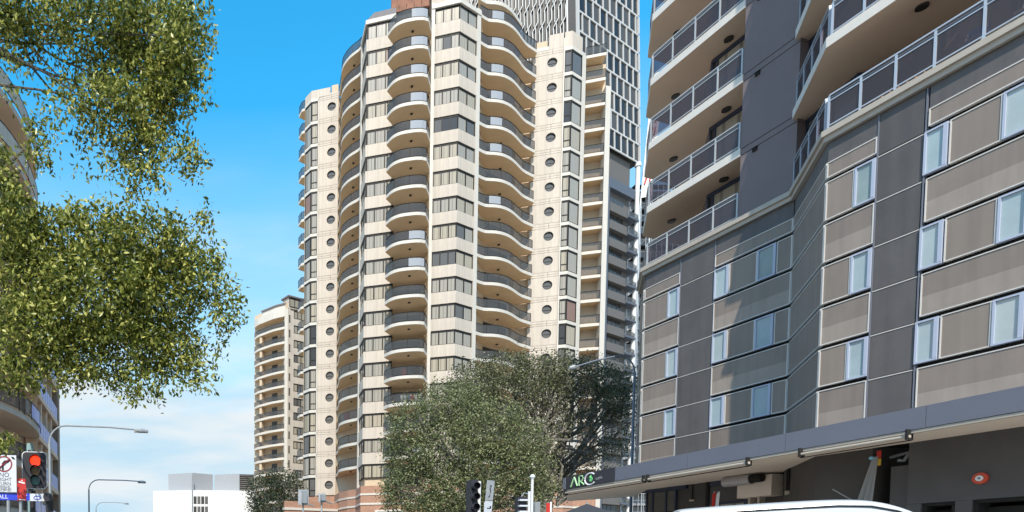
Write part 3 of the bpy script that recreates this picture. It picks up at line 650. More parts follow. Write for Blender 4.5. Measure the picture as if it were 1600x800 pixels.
def cream_tower():
    root = thing('apartment_tower', 'tall cream apartment tower with stacked curved balconies, bay windows and round windows', 'apartment tower', (26.4, 70.2, 0))
    G = (26.40, 70.20); BL = (23.92, 70.91); BC = (23.60, 71.00); CR = (28.86, 71.57); CC = (29.33, 71.83)
    AR = (19.95, 72.05); AL = (16.86, 72.93); AE = (17.0, 75.75); AF = (16.98, 76.05)
    FA = face2(AL, AR); FB = face2(BL, G); FC = face2(G, CR); FH = face2(AE, AL)
    M1 = (19.80, 72.45); M2 = (23.52, 71.75)                      # wall of the middle balcony stands behind these
    D2o = (38.0, 77.45); FD2 = Face(D2o, (-.276, -.961)); D2c = FD2.P(4.22, 0, 0)[:2]; FS2 = face2(D2c, (D2c[0] + .875*2.02, D2c[1] + .485*2.02)); D2e = FS2.P(2.02, 0, 0)[:2]
    D1o = (13.24, 84.52); FD1 = Face(D1o, (-.276, -.961)); D1l = FD1.P(-.86, 0, 0)[:2]; D1s = (11.75, 86.0); FS1 = face2(D1s, D1l); D1r = FD1.P(2.68, 0, 0)[:2]
    # ---- solid core behind windows and balconies
    core = [D1s, offset_poly([D1s, D1l, D1o], -.3)[1], FD1.P(0, -.3, 0)[:2], FD1.P(2.68, -.3, 0)[:2], (16.6, 82.6), (18.4, 78.9), (17.35, 75.9), (17.2, 73.1),
            FA.P(.3, -.3, 0)[:2], FA.P(3.2, -.3, 0)[:2], (20.3, 73.6), (23.65, 72.7), FB.P(.0, -.3, 0)[:2], (G[0] + .02, G[1] + .36), FC.P(2.7, -.3, 0)[:2], (29.15, 72.2),
            (31.24, 74.83), (36.15, 77.8), FD2.P(-.9, -.3, 0)[:2], FD2.P(4.0, -.3, 0)[:2], FS2.P(1.9, -.3, 0)[:2], (44.9, 78.9), (47.3, 78.3), (52, 92), (40, 100), (17, 104), (14.2, 97)]
    b = MB(); b.prism(core, 0, 62.35); b.build('wall', M['inner_wall'], root)
    # ---- one storey, then copies
    storey = []
    zh = HEAD
    def spandrel(pts, z0, z1, m='cream', nm='spandrel'):
        o = offset_poly(pts, 0.0); i = offset_poly(pts, -.34); b = MB(); b.prism(o + i[::-1], z0, z1); return b.build(nm, M[m], root)
    sp_a = spandrel([BC, G, CC], zh, zh + 1.3); sp_b = spandrel([AE, AL, AR], zh, zh + 1.3)
    wa = bay_window(FA, .03, 3.18, zh, 3, root); wc = bay_window(FB, .02, FB.len - .0, zh, 3, root); wd = bay_window(FC, .0, FC.len - .02, zh, 2, root); we = bay_window(FH, .25, FH.len - .0, zh, 2, root)
    # middle balcony
    front = arc([(18.72, 70.95), (19.1, 69.9), (19.85, 69.22), (21.15, 68.86), (22.0, 68.82)], 3) + [(22.56, 69.0), (23.46, 70.6), (23.58, 71.2)]
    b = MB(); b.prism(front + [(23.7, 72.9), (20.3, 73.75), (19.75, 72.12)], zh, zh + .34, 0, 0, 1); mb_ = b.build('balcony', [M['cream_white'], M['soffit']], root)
    n_ = len(front)
    curved_rail(front, zh + .34, mb_, [(0, 4, 'rail_glass'), (4, 8, 'rail_glass'), (8, 13, 'rail_sky_sheen'), (13, n_ - 1, 'rail_glass')])
    FM = face2((20.3, 73.6), (23.65, 72.7))
    b = MB(); b.box(FM, .25, FM.len - .3, zh - 2.55, zh - .35, .005, .05); b.build('balcony_door', M['dark_glass'], mb_)
    b = MB(); P = (21.25, 70.2); b.prism([(P[0] + .14*math.cos(t), P[1] + .14*math.sin(t)) for t in np.linspace(0, 5.6, 9)], zh - .1, zh - .004); b.build('ceiling_light', M['lamp_ring'], mb_)
    # wide balcony on the right
    fr = arc([(29.33, 71.84), (30.44, 72.46), (31.37, 72.55), (32.4, 72.77), (33.58, 73.37), (34.65, 74.22), (35.82, 75.29), (36.59, 75.88), (38.1, 76.75)], 2)
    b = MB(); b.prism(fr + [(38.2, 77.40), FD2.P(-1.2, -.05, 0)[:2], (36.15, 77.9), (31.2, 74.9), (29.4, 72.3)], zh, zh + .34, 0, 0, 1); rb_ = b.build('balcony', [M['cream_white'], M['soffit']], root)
    curved_rail(fr, zh + .34, rb_, [(0, 3, 'rail_glass'), (3, 6, 'rail_sky_sheen'), (6, 9, 'rail_glass'), (9, 13, 'rail_glass'), (13, 16, 'rail_glass')])
    FW1, FW2 = face2((29.15, 72.2), (31.24, 74.83)), face2((31.24, 74.83), (36.15, 77.8))
    b = MB(); b.box(FW2, .3, 4.6, zh - 2.55, zh - .3, .005, .05); b.build('balcony_door', M['dark_glass'], rb_)
    b = MB(); P = (33.2, 75.0); b.prism([(P[0] + .15*math.cos(t), P[1] + .15*math.sin(t)) for t in np.linspace(0, 5.6, 9)], zh - .1, zh - .004); b.build('ceiling_light', M['lamp_ring'], rb_)
    # curved balcony on the left
    fl = arc([(15.85, 83.9), (15.75, 82.4), (15.6, 81.0), (15.42, 79.9), (15.43, 79.0), (15.69, 78.1), (16.14, 77.3), (16.75, 76.6), (17.0, 76.1)], 2)
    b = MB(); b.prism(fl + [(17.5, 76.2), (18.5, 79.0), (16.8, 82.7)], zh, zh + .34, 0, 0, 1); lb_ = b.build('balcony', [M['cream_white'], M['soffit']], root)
    curved_rail(fl, zh + .34, lb_, [(0, 4, 'rail_glass'), (4, 8, 'rail_glass'), (8, 12, 'rail_glass'), (12, 16, 'rail_glass')])
    FW3 = face2((18.4, 78.9), (17.35, 75.9))
    b = MB(); b.box(FW3, .5, 2.6, zh - 2.55, zh - .35, .005, .05); b.build('balcony_door', M['dark_glass'], lb_)
    b = MB(); P = (16.7, 78.6); b.prism([(P[0] + .14*math.cos(t), P[1] + .14*math.sin(t)) for t in np.linspace(0, 5.6, 9)], zh - .1, zh - .004); b.build('ceiling_light', M['lamp_ring'], lb_)
    # walls with round windows
    cz = zh - 1.0
    for F, cu, u0, u1 in ((FD2, 2.1, -.05, 3.28), (FD1, 1.78, .12, 2.66)):
        storey.append(porthole_panel(F, u0, u1, zh - 2.36, zh - .05, cu, cz, .55, 'cream', root))
        storey.append(porthole(F, cu, cz, .55, root))
        for z0, z1 in ((zh - .02, zh + .20), (zh + .23, zh + .51)):
            for a, c in ((u0, cu - .012), (cu + .012, u1)):
                b = MB(); b.box(F, a, c, z0, z1, -.28, .0); storey.append(b.build('wall_panel', M['cream'], root))
    # corner bay windows of both walls, sill band per storey
    def bay(pts, F1, a, c, F2, e, f):
        o = offset_poly(pts, .06); i = offset_poly(pts, -.3); b = MB(); b.prism(o + i[::-1], zh + .03, zh + .40); s_ = b.build('sill_band', M['cream_white'], root)
        w1 = bay_window(F1, a, c, zh + .03, 1, root, 2.5, transom=True, rec=-.03); w2 = bay_window(F2, e, f, zh + .03, 1, root, 2.5, rec=-.03); return [s_, w1, w2]
    bays2 = bay([FD2.P(3.3, 0, 0)[:2], D2c, D2e], FD2, 3.42, 4.20, FS2, .02, 1.95)
    bays1 = bay([D1s, D1l, FD1.P(.1, 0, 0)[:2]], FD1, -.84, .0, FS1, .1, FS1.len - .02)
    # recessed balconies on the right edge
    rp = [(44.55, 77.70), (46.6, 77.12)]
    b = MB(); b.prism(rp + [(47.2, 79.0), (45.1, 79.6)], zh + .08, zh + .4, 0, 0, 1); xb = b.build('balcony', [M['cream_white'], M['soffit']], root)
    curved_rail(rp, zh + .4, xb, [(0, 1, 'rail_glass')], inset=.05)
    # small balconies seen edge-on beyond the left wall
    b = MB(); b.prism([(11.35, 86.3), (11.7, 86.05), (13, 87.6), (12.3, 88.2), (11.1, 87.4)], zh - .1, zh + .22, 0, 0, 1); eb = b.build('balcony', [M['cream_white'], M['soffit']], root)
    curved_rail([(11.1, 87.4), (11.35, 86.3), (11.7, 86.05)], zh + .22, eb, [(0, 1, 'rail_glass'), (1, 2, 'rail_glass')], inset=.04)
    balcs = [mb_, rb_, lb_, xb, eb]; wins = [wa, wc, wd, we] + bays2[1:] + bays1[1:]; plain = storey + [bays2[0], bays1[0]]
    rr = random.Random(3)
    def dress(ws):
        for w in ws:
            q = rr.random(); ps = kids(w); base = rr.choice(['blind_a', 'blind_a', 'blind_b'])
            for i, p in enumerate(ps):
                m = base
                if q < .10: m = rr.choice(['dark_glass', 'mid_glass', 'mid_glass'])
                elif q < .30 and rr.random() < .45: m = rr.choice(['dark_glass', 'mid_glass', 'blind_c', 'curtain_red'] if rr.random() < .3 else ['mid_glass', 'blind_c'])
                if m != 'blind_a':
                    p.material_slots[0].link = 'OBJECT'; p.material_slots[0].material = M[m]
    for k in range(1, NF):
        dz = -H*k
        for o in plain + [sp_a, sp_b]: copy_tree(o, root, dz)
        cw = [copy_tree(o, root, dz) for o in wins]; dress(cw)
        for o in balcs:
            c = copy_tree(o, root, dz)
            if k > 5:
                for g in kids(c):
                    if g.name.startswith('glass_panel') and g.data.materials[0] == M['rail_sky_sheen'] and rr.random() < .75:
                        g.material_slots[0].link = 'OBJECT'; g.material_slots[0].material = M['rail_glass']
    dress(wins)
    bpy.data.objects.remove(sp_a); bpy.data.objects.remove(sp_b)
    for g in kids(mb_): bpy.data.objects.remove(g)
    bpy.data.objects.remove(mb_)
    # chairs and washing left out on a few balconies are made further below
    # ---- full height corner columns
    for p0, p1, d in ((BC, BL, .05), (CR, CC, .05), (AF, AE, .05)):
        F = face2(p0, p1); b = MB(); b.box(F, -.02, F.len - .01, 10.6, 63.1, -.5, d); b.build('column', M['cream_white'], root)
    b = MB(); b.box(FD2, 3.29, 3.415, 10.6, 63.9, -.3, .09); b.build('column', M['cream_white'], root)
    b = MB(); b.box(FD1, .005, .115, 10.6, 63.2, -.3, .06); b.build('column', M['cream_white'], root)
    b = MB(); b.prism([D2e, (44.5, 77.65), (45.05, 79.6), (44.2, 79.3)], 10.6, 62.8); b.build('wall', M['cream_white'], root)
    b = MB(); b.prism([(46.62, 77.05), (47.35, 77.25), (49, 80.5), (47.1, 79.3)], 8, 58.9); b.build('wall', M['cream_white'], root)
    # ---- tops
    def band(pts, d, z0, z1, m, nm='parapet', inn=-.5):
        o = offset_poly(pts, d); i = offset_poly(pts, inn); b = MB(); b.prism(o + i[::-1], z0, z1); return b.build(nm, M[m], root)
    band([BC, G, CC], .12, HEAD + .02, HEAD + .47, 'cream_white'); band([AE, AL, AR], .10, HEAD + .02, HEAD + .47, 'cream_white')
    b = MB(); o = offset_poly([AE, AL, AR], .0); i = offset_poly([AE, AL, AR], -1.0)
    b.v = [(p[0], p[1], HEAD + .47) for p in o] + [(p[0], p[1], HEAD + 2.0) for p in i]; b.f = [(0, 1, 4, 3), (1, 2, 5, 4), (3, 4, 5)]; b.m = [0]*3
    b.build('roof', M['roof_grey'], root)
    b = MB(); b.prism([(17.2, 79), (17.7, 74.5), (20.2, 73.4), (23.2, 73.2), (25.6, 72.6), (27.6, 73.2), (31.5, 76.2), (36.5, 79.2), (42, 78.6), (44, 82), (38, 96), (16, 98)], 62.36, 63.0); b.build('roof', M['concrete'], root)
    b = MB(); b.prism([(16.6, 79.6), (17.3, 76.6), (19.5, 76.2), (19.5, 83), (16.9, 84)], 63.0, 63.9); b.build('roof_room', M['roof_grey'], root)
    # terracotta penthouse with a ledge, rooms either side
    b = MB(); b.prism([(19.9, 74.1), (20.4, 73.4), (23.4, 72.7), (24.4, 76), (20.8, 77)], 63.0, 68.3); b.build('roof_room', M['roof_grey'], root)
    for q in range(5):                                               # hanging tiles, course by course
        e = .30 - .11*q; F = face2((19.9 - e*.5, 73.55 - e), (23.6 + e*.5, 72.55 - e))
        z0 = 64.0 + q*.80; u = -.2*(q % 2)
        while u < F.len:
            b = MB(); b.box(F, max(0, u), min(F.len, u + .78), z0, z0 + .74, -.25, .02*(q % 2)); b.build('tile', M['terracotta'], root); u += .82
    b = MB(); b.box(face2((19.9, 73.5), (23.6, 72.5)), .1, 3.7, 62.9, 63.95, -.3, .0); b.build('glass_screen', M['mid_glass'], root)
    b = MB(); b.prism([(24.3, 73.3), (26.6, 72.6), (28.9, 74.2), (28, 78), (24.8, 77)], 63.0, 66.6); b.build('roof_room', M['cream'], root)
    b = MB(); b.prism([(24.2, 73.2), (26.6, 72.4), (29.1, 74.1), (28, 78.3), (24.6, 77.3)], 66.61, 66.9); b.build('roof_slab', M['roof_grey'], root)
    # roof edge above the wide balcony
    ro = offset_poly(fr[:-3], -.45)
    b = MB(); b.prism(ro + [(36, 79), (30.2, 74.6)], 64.75, 65.15, 0, 0, 1); b.build('roof_slab', [M['cream_white'], M['inner_wall']], root)
    b = MB(); b.prism([(30.6, 74.4), (36.0, 78.2), (36, 80), (30, 78)], 63.0, 64.74); b.build('roof_room', M['inner_wall'], root)
    # walls above the round windows
    b = MB(); b.box(FD2, 1.7, 3.285, 62.95, 64.6, -2.5, .0); b.box(FD2, 3.416, 4.22, 62.83, 64.6, -2.5, .0); b.prism([FS2.P(.0, .0, 0)[:2], D2e, (43.2, 79.5), (41.6, 79)], 62.83, 64.58); b.build('wall', M['cream'], root)
    band([FD2.P(-.3, 0, 0)[:2], FD2.P(1.69, 0, 0)[:2]], .02, 62.95, 63.35, 'cream_white')
    pb = MB(); pb.box(FD2, .2, 1.6, 63.36, 64.25, -.9, -.3); pb.build('planter', M['inner_wall'], root)
    b = MB(); b.box(FD1, -.86, 1.6, 62.83, 63.9, -2.5, .0); b.box(FD1, 1.61, 2.66, 62.96, 63.2, -2.5, .0); b.prism([D1s, D1l, FD1.P(-.9, -2.4, 0)[:2]], 62.83, 63.88); b.build('wall', M['cream'], root)
    b = MB(); b.box(FD1, 1.75, 2.6, 63.2, 64.3, -.9, -.3); b.build('planter', M['inner_wall'], root)
    # ---- brick base with pale bands
    z1 = 10.58
    bp = [D1s, D1l, D1r, (15.7, 82.4), (15.6, 79.4), (16.2, 77.3), AF, AE, AL, AR, M2, BC, G, CC, (31.3, 72.6), (34.6, 74.3), (38.1, 76.9), D2c, D2e, (46.6, 77.1)]
    def ring(d, z0, zz, m, nm):
        o = offset_poly(bp, d); b = MB(); b.prism(o + [(52, 92), (40, 100), (17, 104), (14.2, 97)], z0, zz); return b.build(nm, M[m], root)
    ring(.16, 9.72, z1, 'brick_face', 'brick_course'); ring(.24, 9.5, 9.715, 'cream_white', 'string_course'); ring(.18, 8.6, 9.495, 'brick_face', 'brick_course'); ring(.26, 8.38, 8.595, 'cream_white', 'string_course')
    ring(.18, 0, 8.375, 'brick_face', 'brick_course')
    w = MB(); w.box(FA, 1.5, 4.6, 7.55, 7.75, .19, .32); w.box(FA, 1.5, 1.75, 4.5, 7.549, .19, .32); w.box(FA, 4.35, 4.6, 4.5, 7.549, .19, .32); gw = w.build('window', M['cream_white'], root)
    w = MB(); w.box(FA, 1.75, 4.35, 4.5, 7.549, .185, .22); w.build('pane', M['mid_glass'], gw)
    return root
tower = cream_tower()
# ------------------------------------------------------------------ behind: dark office tower with a white lattice
def lattice_tower():
    C = (58.7, 104.0); root = thing('office_tower', 'very tall dark glass tower wrapped in a white lattice, on a grey lower block', 'office tower', (C[0], C[1], 0))
    rgt = (C[0] + .875*17.8, C[1] + .485*17.8); cl = (C[0] - .961*1.55, C[1] + .276*1.55); lf = (C[0] - .961*21, C[1] + .276*21)
    FR_, FL_ = face2(C, rgt), face2(lf, cl)
    ZB, ROW, NR = 71.9, 3.1, 11; ZT = ZB + ROW*NR
    def lean(mb):
        mb.v = [(x - .038*(z - 76), y, z) if z > 71 else (x, y, z) for x, y, z in mb.v]; return mb
    b = MB(); b.prism([FL_.P(0, -.35, 0)[:2], FL_.P(FL_.len, -.35, 0)[:2], (C[0] - .2, C[1] + .5), FR_.P(17.7, -.35, 0)[:2], (66, 130), (50, 132)], ZB, ZT + 3); lean(b).build('wall', M['tower_glass'], root)
    b = MB(); b.prism([cl, (C[0] - .1, C[1] + .1), (C[0] + .2, C[1] + .6), (cl[0] + .3, cl[1] + .5)], ZB, ZT + 3); lean(b).build('corner_glazing', M['tower_glass'], root)
    for r in range(NR):
        z = ZB + r*ROW
        b = MB(); b.box(FR_, .0, 17.8, z, z + .26, -.1, .07); lean(b).build('lattice_beam', M['lattice'], root)
        off = .95 if r % 2 else .0; u = off
        us = []
        while u < 17.6: us.append(u); u += 1.98
        for u in us:
            b = MB(); b.box(FR_, u, u + .24, z + .261, z + ROW - .002, -.1, .06); lean(b).build('lattice_post', M['lattice'], root)
        ed = [.0] + us + [17.75]
        for a, c in zip(ed[:-1], ed[1:]):
            if c - a < .6: continue
            b = MB(); b.box(FR_, a + .27, c - .03, z + .55, z + ROW - .05, -.345, -.10, 0); b.box(FR_, a + .27, c - .03, z + .28, z + .54, -.345, -.11, 1); lean(b).build('window', [M[random.choice(["tower_dark","tower_blind","tower_glass"])], M['joint']], root)
        b = MB(); b.box(FR_, 17.55, 17.85, z + .301, z + ROW - .002, -.3, .17); lean(b).build('lattice_post', M['lattice'], root)
    # left face: stepped bars that climb to the right
    bars = MB(); W = FL_.len; sp = 1.02; sh = .80
    for r in range(-1, NR + 1):
        z = ZB + r*ROW - .4
        k = -12
        while k*sp + r*sh < W:
            u = k*sp + (r*sh); k += 1
            if u < .1 or u > W - .3: continue
            b = MB(); P = FL_.P
            b.box(FL_, u, u + .13, z, z + 1.75, -.2, .08)
            u2 = min(u + sh, W - .2); f = (u2 - u)/sh
            b.add([P(u, .12, z + 1.75), P(u + .13, .12, z + 1.75), P(u2 + .13, .12, z + 1.75 + 1.35*f), P(u2, .12, z + 1.75 + 1.35*f), P(u, -.3, z + 1.75), P(u + .13, -.3, z + 1.75), P(u2 + .13, -.3, z + 1.75 + 1.35*f), P(u2, -.3, z + 1.75 + 1.35*f)],
                  [(0, 1, 2, 3), (4, 7, 6, 5), (0, 4, 5, 1), (1, 5, 6, 2), (2, 6, 7, 3), (3, 7, 4, 0)])
            lean(b).build('lattice_bar', M['lattice'], root)
            if u + .55 < W - .25:
                b = MB(); b.box(FL_, u + .46, u + .57, z - .55, z + 2.35, -.2, .06); lean(b).build('lattice_bar', M['lattice'], root)
    for F, u0, u1 in ((FL_, W - .22, W), (FR_, -.24, -.02)):
        b = MB(); b.box(F, u0, u1, ZB, ZT + 3, -.3, .18); lean(b).build('corner_post', M['lattice'], root)
    # lower block
    FP = face2((C[0] + .875*3, C[1] + .485*3), (C[0] + .875*18, C[1] + .485*18)); o = 3.0
    b = MB(); b.prism([FP.P(0, -.6, 0)[:2], FP.P(13.2, -.6, 0)[:2], FP.P(13.2, -1.6, 0)[:2], FP.P(14.6, -1.6, 0)[:2], (66, 128), (56, 127)], 0, ZB - .02); b.build('wall', M['podium_grey'], root)
    b = MB(); b.box(FP, 4.6, 5.9, 0, 67.0, -.59, .2); b.build('column', M['podium_blue'], root)
    b = MB(); b.box(FP, 5.9, 13.4, 65.4, 67.0, -.59, .2); b.build('lintel', M['podium_blue'], root)
    for k in range(21):
        z = 64.4 - 2.92*k
        if z < 2: break
        b = MB(); b.box(FP, 6.0, 11.2, z - 1.45, z - .02, -.62, -.45); w = b.build('window', M['dark_glass'], root)
        for q in range(4):
            m_ = MB(); m_.box(FP, 6.0 + q*1.3, 6.08 + q*1.3, z - 1.44, z - .03, -.449, -.40); m_.build('mullion', M['podium_blue'], w)
        b = MB(); b.prism([FP.P(6.0, .25, 0)[:2], FP.P(11.3, .25, 0)[:2], FP.P(11.3, -.58, 0)[:2], FP.P(6.0, -.58, 0)[:2]], z - 2.85, z - 1.46); b.build('spandrel', M['podium_grey'], root)
        b = MB(); b.prism([FP.P(11.31, .55, 0)[:2], FP.P(14.3, .55, 0)[:2], FP.P(14.3, -1.5, 0)[:2], FP.P(11.31, -.5, 0)[:2]], z - 2.75, z - 2.45); bl = b.build('balcony', M['podium_blue'], root)
        b = MB(); b.box(FP, 11.5, 14.2, z - 2.44, z - 1.6, .46, .50); b.build('glass_panel', M['rail_glass'], bl)
        b = MB(); b.box(FP, 13.0, 14.45, z - 2.44, z + .1, -1.58, -1.2); b.build('column', M['white_wall'], bl)
    p = FR_.P(17.4, .1, 0); b = MB(); b.tube([(p[0], p[1], 0), (p[0], p[1], 71.6)], .34, 14); b.tube([(p[0], p[1], 71.3), (p[0], p[1], 71.88)], .5, 14); b.build('corner_column', M['white_wall'], root)
lattice_tower()
# unfinished building with scaffolding, and the banner on it
t = thing('scaffolded_building', 'unfinished grey building wrapped in scaffolding behind the office tower', 'building', (89, 130, 0))
b = MB(); b.bx((90.5, 134, 39), (5.6, 3, 39)); b.build('wall', M['roof_box'], t)
for k in range(33):
    b = MB(); b.bx((90.5, 130.2, 1.5 + k*2.4), (5.8, .75, .06)); b.build('scaffold_deck', M['joint'], t)
for k in range(11):
    b = MB(); b.tube([(85 + k*1.1, 129.4, 0), (85 + k*1.1, 129.4, 81)], .06, 5); b.build('scaffold_pole', M['steel'], t)
for k in range(32):
    b = MB(); b.tube([(85.2, 129.35, 2.6 + k*2.4), (96, 129.35, 2.6 + k*2.4)], .05, 5); b.tube([(86 + (k % 3)*3, 129.33, 1.6 + k*2.4), (88.2 + (k % 3)*3, 129.33, 3.8 + k*2.4)], .04, 4); o = b.build('scaffold_rail', M['steel'], t, kind='stuff')
Fbn = Face((85.75, 129.0), (-.35, -.94))
t = thing('site_banner', 'tall leaning white banner with red strokes, hanging high beside the grey apartment building', 'banner', (86, 129.0, 76))
def bl(z): return (z - 76)*.062
b = MB()
for k in range(8):
    z = 75.5 + k*3; b.add([Fbn.P(bl(z), 0, z), Fbn.P(1.75 + bl(z), 0, z), Fbn.P(1.75 + bl(z + 2.98), 0, z + 2.98), Fbn.P(bl(z + 2.98), 0, z + 2.98)], [(0, 1, 2, 3)])
o = b.build('cloth', M['white_wall'], t); md = o.modifiers.new('thick', 'SOLIDIFY'); md.thickness = .04
for k in range(9):
    z = 78.0 + k*2.3; f = bl(z); b = MB(); b.tube([Fbn.P(.35 + f, .08, z), Fbn.P(.75 + f + .12*((k*7) % 3), .08, z + 1.5), Fbn.P(.5 + f, .08, z + 2.1)], .15, 5); b.build('red_stroke', M['sign_red'], t)
    b = MB(); b.tube([Fbn.P(1.2 + f, .08, z + .2), Fbn.P(1.4 + f, .08, z + 1.7)], .11, 5); b.build('red_stroke', M['sign_red'], t)
for x in (.0, 1.75):
    b = MB(); b.tube([Fbn.P(x - .0 + bl(74), -.12, 0), Fbn.P(x + bl(74), -.12, 74), Fbn.P(x + bl(100), -.12, 100)], .10, 6); b.build('mast', M['steel'], t)
# ------------------------------------------------------------------ second cream tower, lower, to the left
def small_tower():
    Q = (14.1, 127.0); root = thing('apartment_tower', 'lower cream apartment tower with curved balconies standing left of the tall cream tower', 'apartment tower', (Q[0], Q[1], 0))
    FQ = Face(Q, (.5*1, -.866)); fr = arc([(7.75, 133.4), (8.5, 131.6), (9.9, 130.0), (11.4, 128.4), (13.5, 127.02)], 3)
    b = MB(); b.prism([(7.9, 134.2), (9.6, 132.2), (11.2, 131.0), (13.1, 129.4), FQ.P(.0, -.3, 0)[:2], FQ.P(9, -.3, 0)[:2], (20, 140), (10, 142)], 0, 54.0); b.build('wall', M['inner_wall'], root)
    zh = 48.7; NFL = 15
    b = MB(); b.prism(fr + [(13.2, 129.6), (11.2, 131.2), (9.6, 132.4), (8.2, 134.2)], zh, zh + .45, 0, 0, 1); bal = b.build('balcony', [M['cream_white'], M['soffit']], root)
    curved_rail(fr, zh + .45, bal, [(0, 4, 'rail_glass'), (4, 8, 'rail_glass'), (8, 12, 'rail_glass')], h=.95)
    FB_ = face2((11.2, 131.0), (13.1, 129.4)); b = MB(); b.box(FB_, .2, 1.5, zh - 2.4, zh - .3, .01, .06); b.build('balcony_door', M['dark_glass'], bal)
    b = MB(); b.box(face2((9.6, 132.2), (11.2, 131.0)), -.2, .35, zh - 2.44, zh - .01, .0, 1.1); b.build('dividing_wall', M['inner_wall'], bal)
    w1 = bay_window(FQ, 1.55, 4.3, zh + 1.0, 3, root, 1.55, rec=-.02)
    w2 = bay_window(FQ, .32, .62, zh - .1, 1, root, 1.5, rec=-.02)
    pl = []
    for a, c, z0, z1 in ((.0, .30, zh - 2.0, zh + .9), (.64, 1.53, zh - 2.0, zh + .9), (4.32, 9, zh - 2.0, zh + .9), (1.54, 4.31, zh - 2.0 + .02, zh - .57), (.31, .63, zh - .09, zh + .9 + .4)):
        b = MB(); b.box(FQ, a, c, z0, z1 - .012, -.29, .0); pl.append(b.build('wall_panel', M['cream'], root))
    rr = random.Random(5)
    for k in range(-1, NFL):
        if k == 0: continue
        dz = -2.9*k
        if k > 0: copy_tree(bal, root, dz)
        for o in pl: copy_tree(o, root, dz)
        for w in (w1, w2):
            c = copy_tree(w, root, dz)
            for p in kids(c):
                if rr.random() < .3: p.material_slots[0].link = 'OBJECT'; p.material_slots[0].material = M[rr.choice(['mid_glass', 'blind_b', 'blind_c'])]
    b = MB(); b.prism(fr + [(13.2, 129.6), (11.2, 131.2), (9.6, 132.4), (8.2, 134.2)], zh + 2.5, zh + 3.9, 0, 0, 1); b.build('parapet', [M['cream_white'], M['soffit']], root)
    ft = offset_poly(fr[3:], -.9)
    b = MB(); b.prism(ft + [(13.2, 129.6), (11.2, 131.2)], zh + 3.95, zh + 5.2, 0, 0, 1); b.build('roof_room', [M['cream_white'], M['soffit']], root)
    b = MB(); b.prism(offset_poly(fr[3:], -.7) + [(13.2, 129.6), (11.2, 131.2)], zh + 5.21, zh + 5.5); b.build('roof_slab', M['roof_grey'], root)
    wt = bay_window(Face(FQ.P(.0, .0, 0)[:2], FQ.n), .4, 5.4, zh + 6.2, 4, root, 1.7, rec=.06)
    b = MB(); b.box(FQ, .2, 7, zh + 4.2, zh + 6.3, -2, -.01); b.build('roof_room', M['cream'], root)
    b = MB(); b.box(FQ, -.1, 7.2, zh + 6.31, zh + 6.6, -2.2, .3); b.build('roof_slab', M['roof_grey'], root)
    F = face2((13.5, 127.02), FQ.P(.28, 0, 0)[:2]); b = MB(); b.box(F, .0, .62, 0, zh + 4, -.6, .12); b.build('column', M['cream_white'], root)
small_tower()
# ------------------------------------------------------------------ far white building with grey roof boxes
t = thing('white_building', 'plain white flat-roofed building with two grey roof boxes at the end of the street', 'building', (-5.7, 140, 0))
Fw1, Fw2 = face2((-14.6, 141.8), (-5.74, 140)), face2((-5.74, 140), (14, 141.4))
b = MB(); b.prism([(-14.6, 141.8), (-5.74, 140), (14, 141.4), (14, 165), (-14.6, 165)], 0, 17.95); b.build('wall', M['white_wall'], t)
b = MB(); b.prism([(-11.3, 143.5), (-5.7, 141.2), (-1.1, 144.0), (-1.2, 153), (-11.2, 153)], 17.96, 22.0); b.build('roof_box', M['roof_box'], t)
b = MB(); b.prism([(-.7, 144.2), (5.0, 142.6), (5.01, 152), (-.7, 152)], 17.96, 22.0); b.build('roof_box', M['roof_box'], t)
Fl_ = face2((5.05, 142.6), (9, 143.4))
for k in range(8):
    b = MB(); b.box(Fl_, 0, 4, 18.3 + k*.45, 18.3 + k*.45 + .25, -.2, .02); b.build('louvre', M['podium_grey'], t)
b = MB(); b.box(Fl_, 0, 4, 17.97, 21.9, -6, -.21); b.build('plant_room', M['joint'], t)
for q, z in enumerate((14.85, 12.6)):
    for k in range(4):
        b = MB(); b.box(Fw2, .35 + k*.85, 1.05 + k*.85, z, z + 1.75, -.05, .02); w_ = b.build('window', M['podium_grey'], t)
        b = MB(); b.box(Fw2, .43 + k*.85, .97 + k*.85, z + .1, z + 1.65, .0, .03); b.build('pane', M['mid_glass' if k % 2 else 'dark_glass'], w_)
b = MB(); b.tube([(-5.72, 139.7, 0), (-5.72, 139.7, 21.2)], .13, 6); b.build('downpipe', M['roof_box'], t)
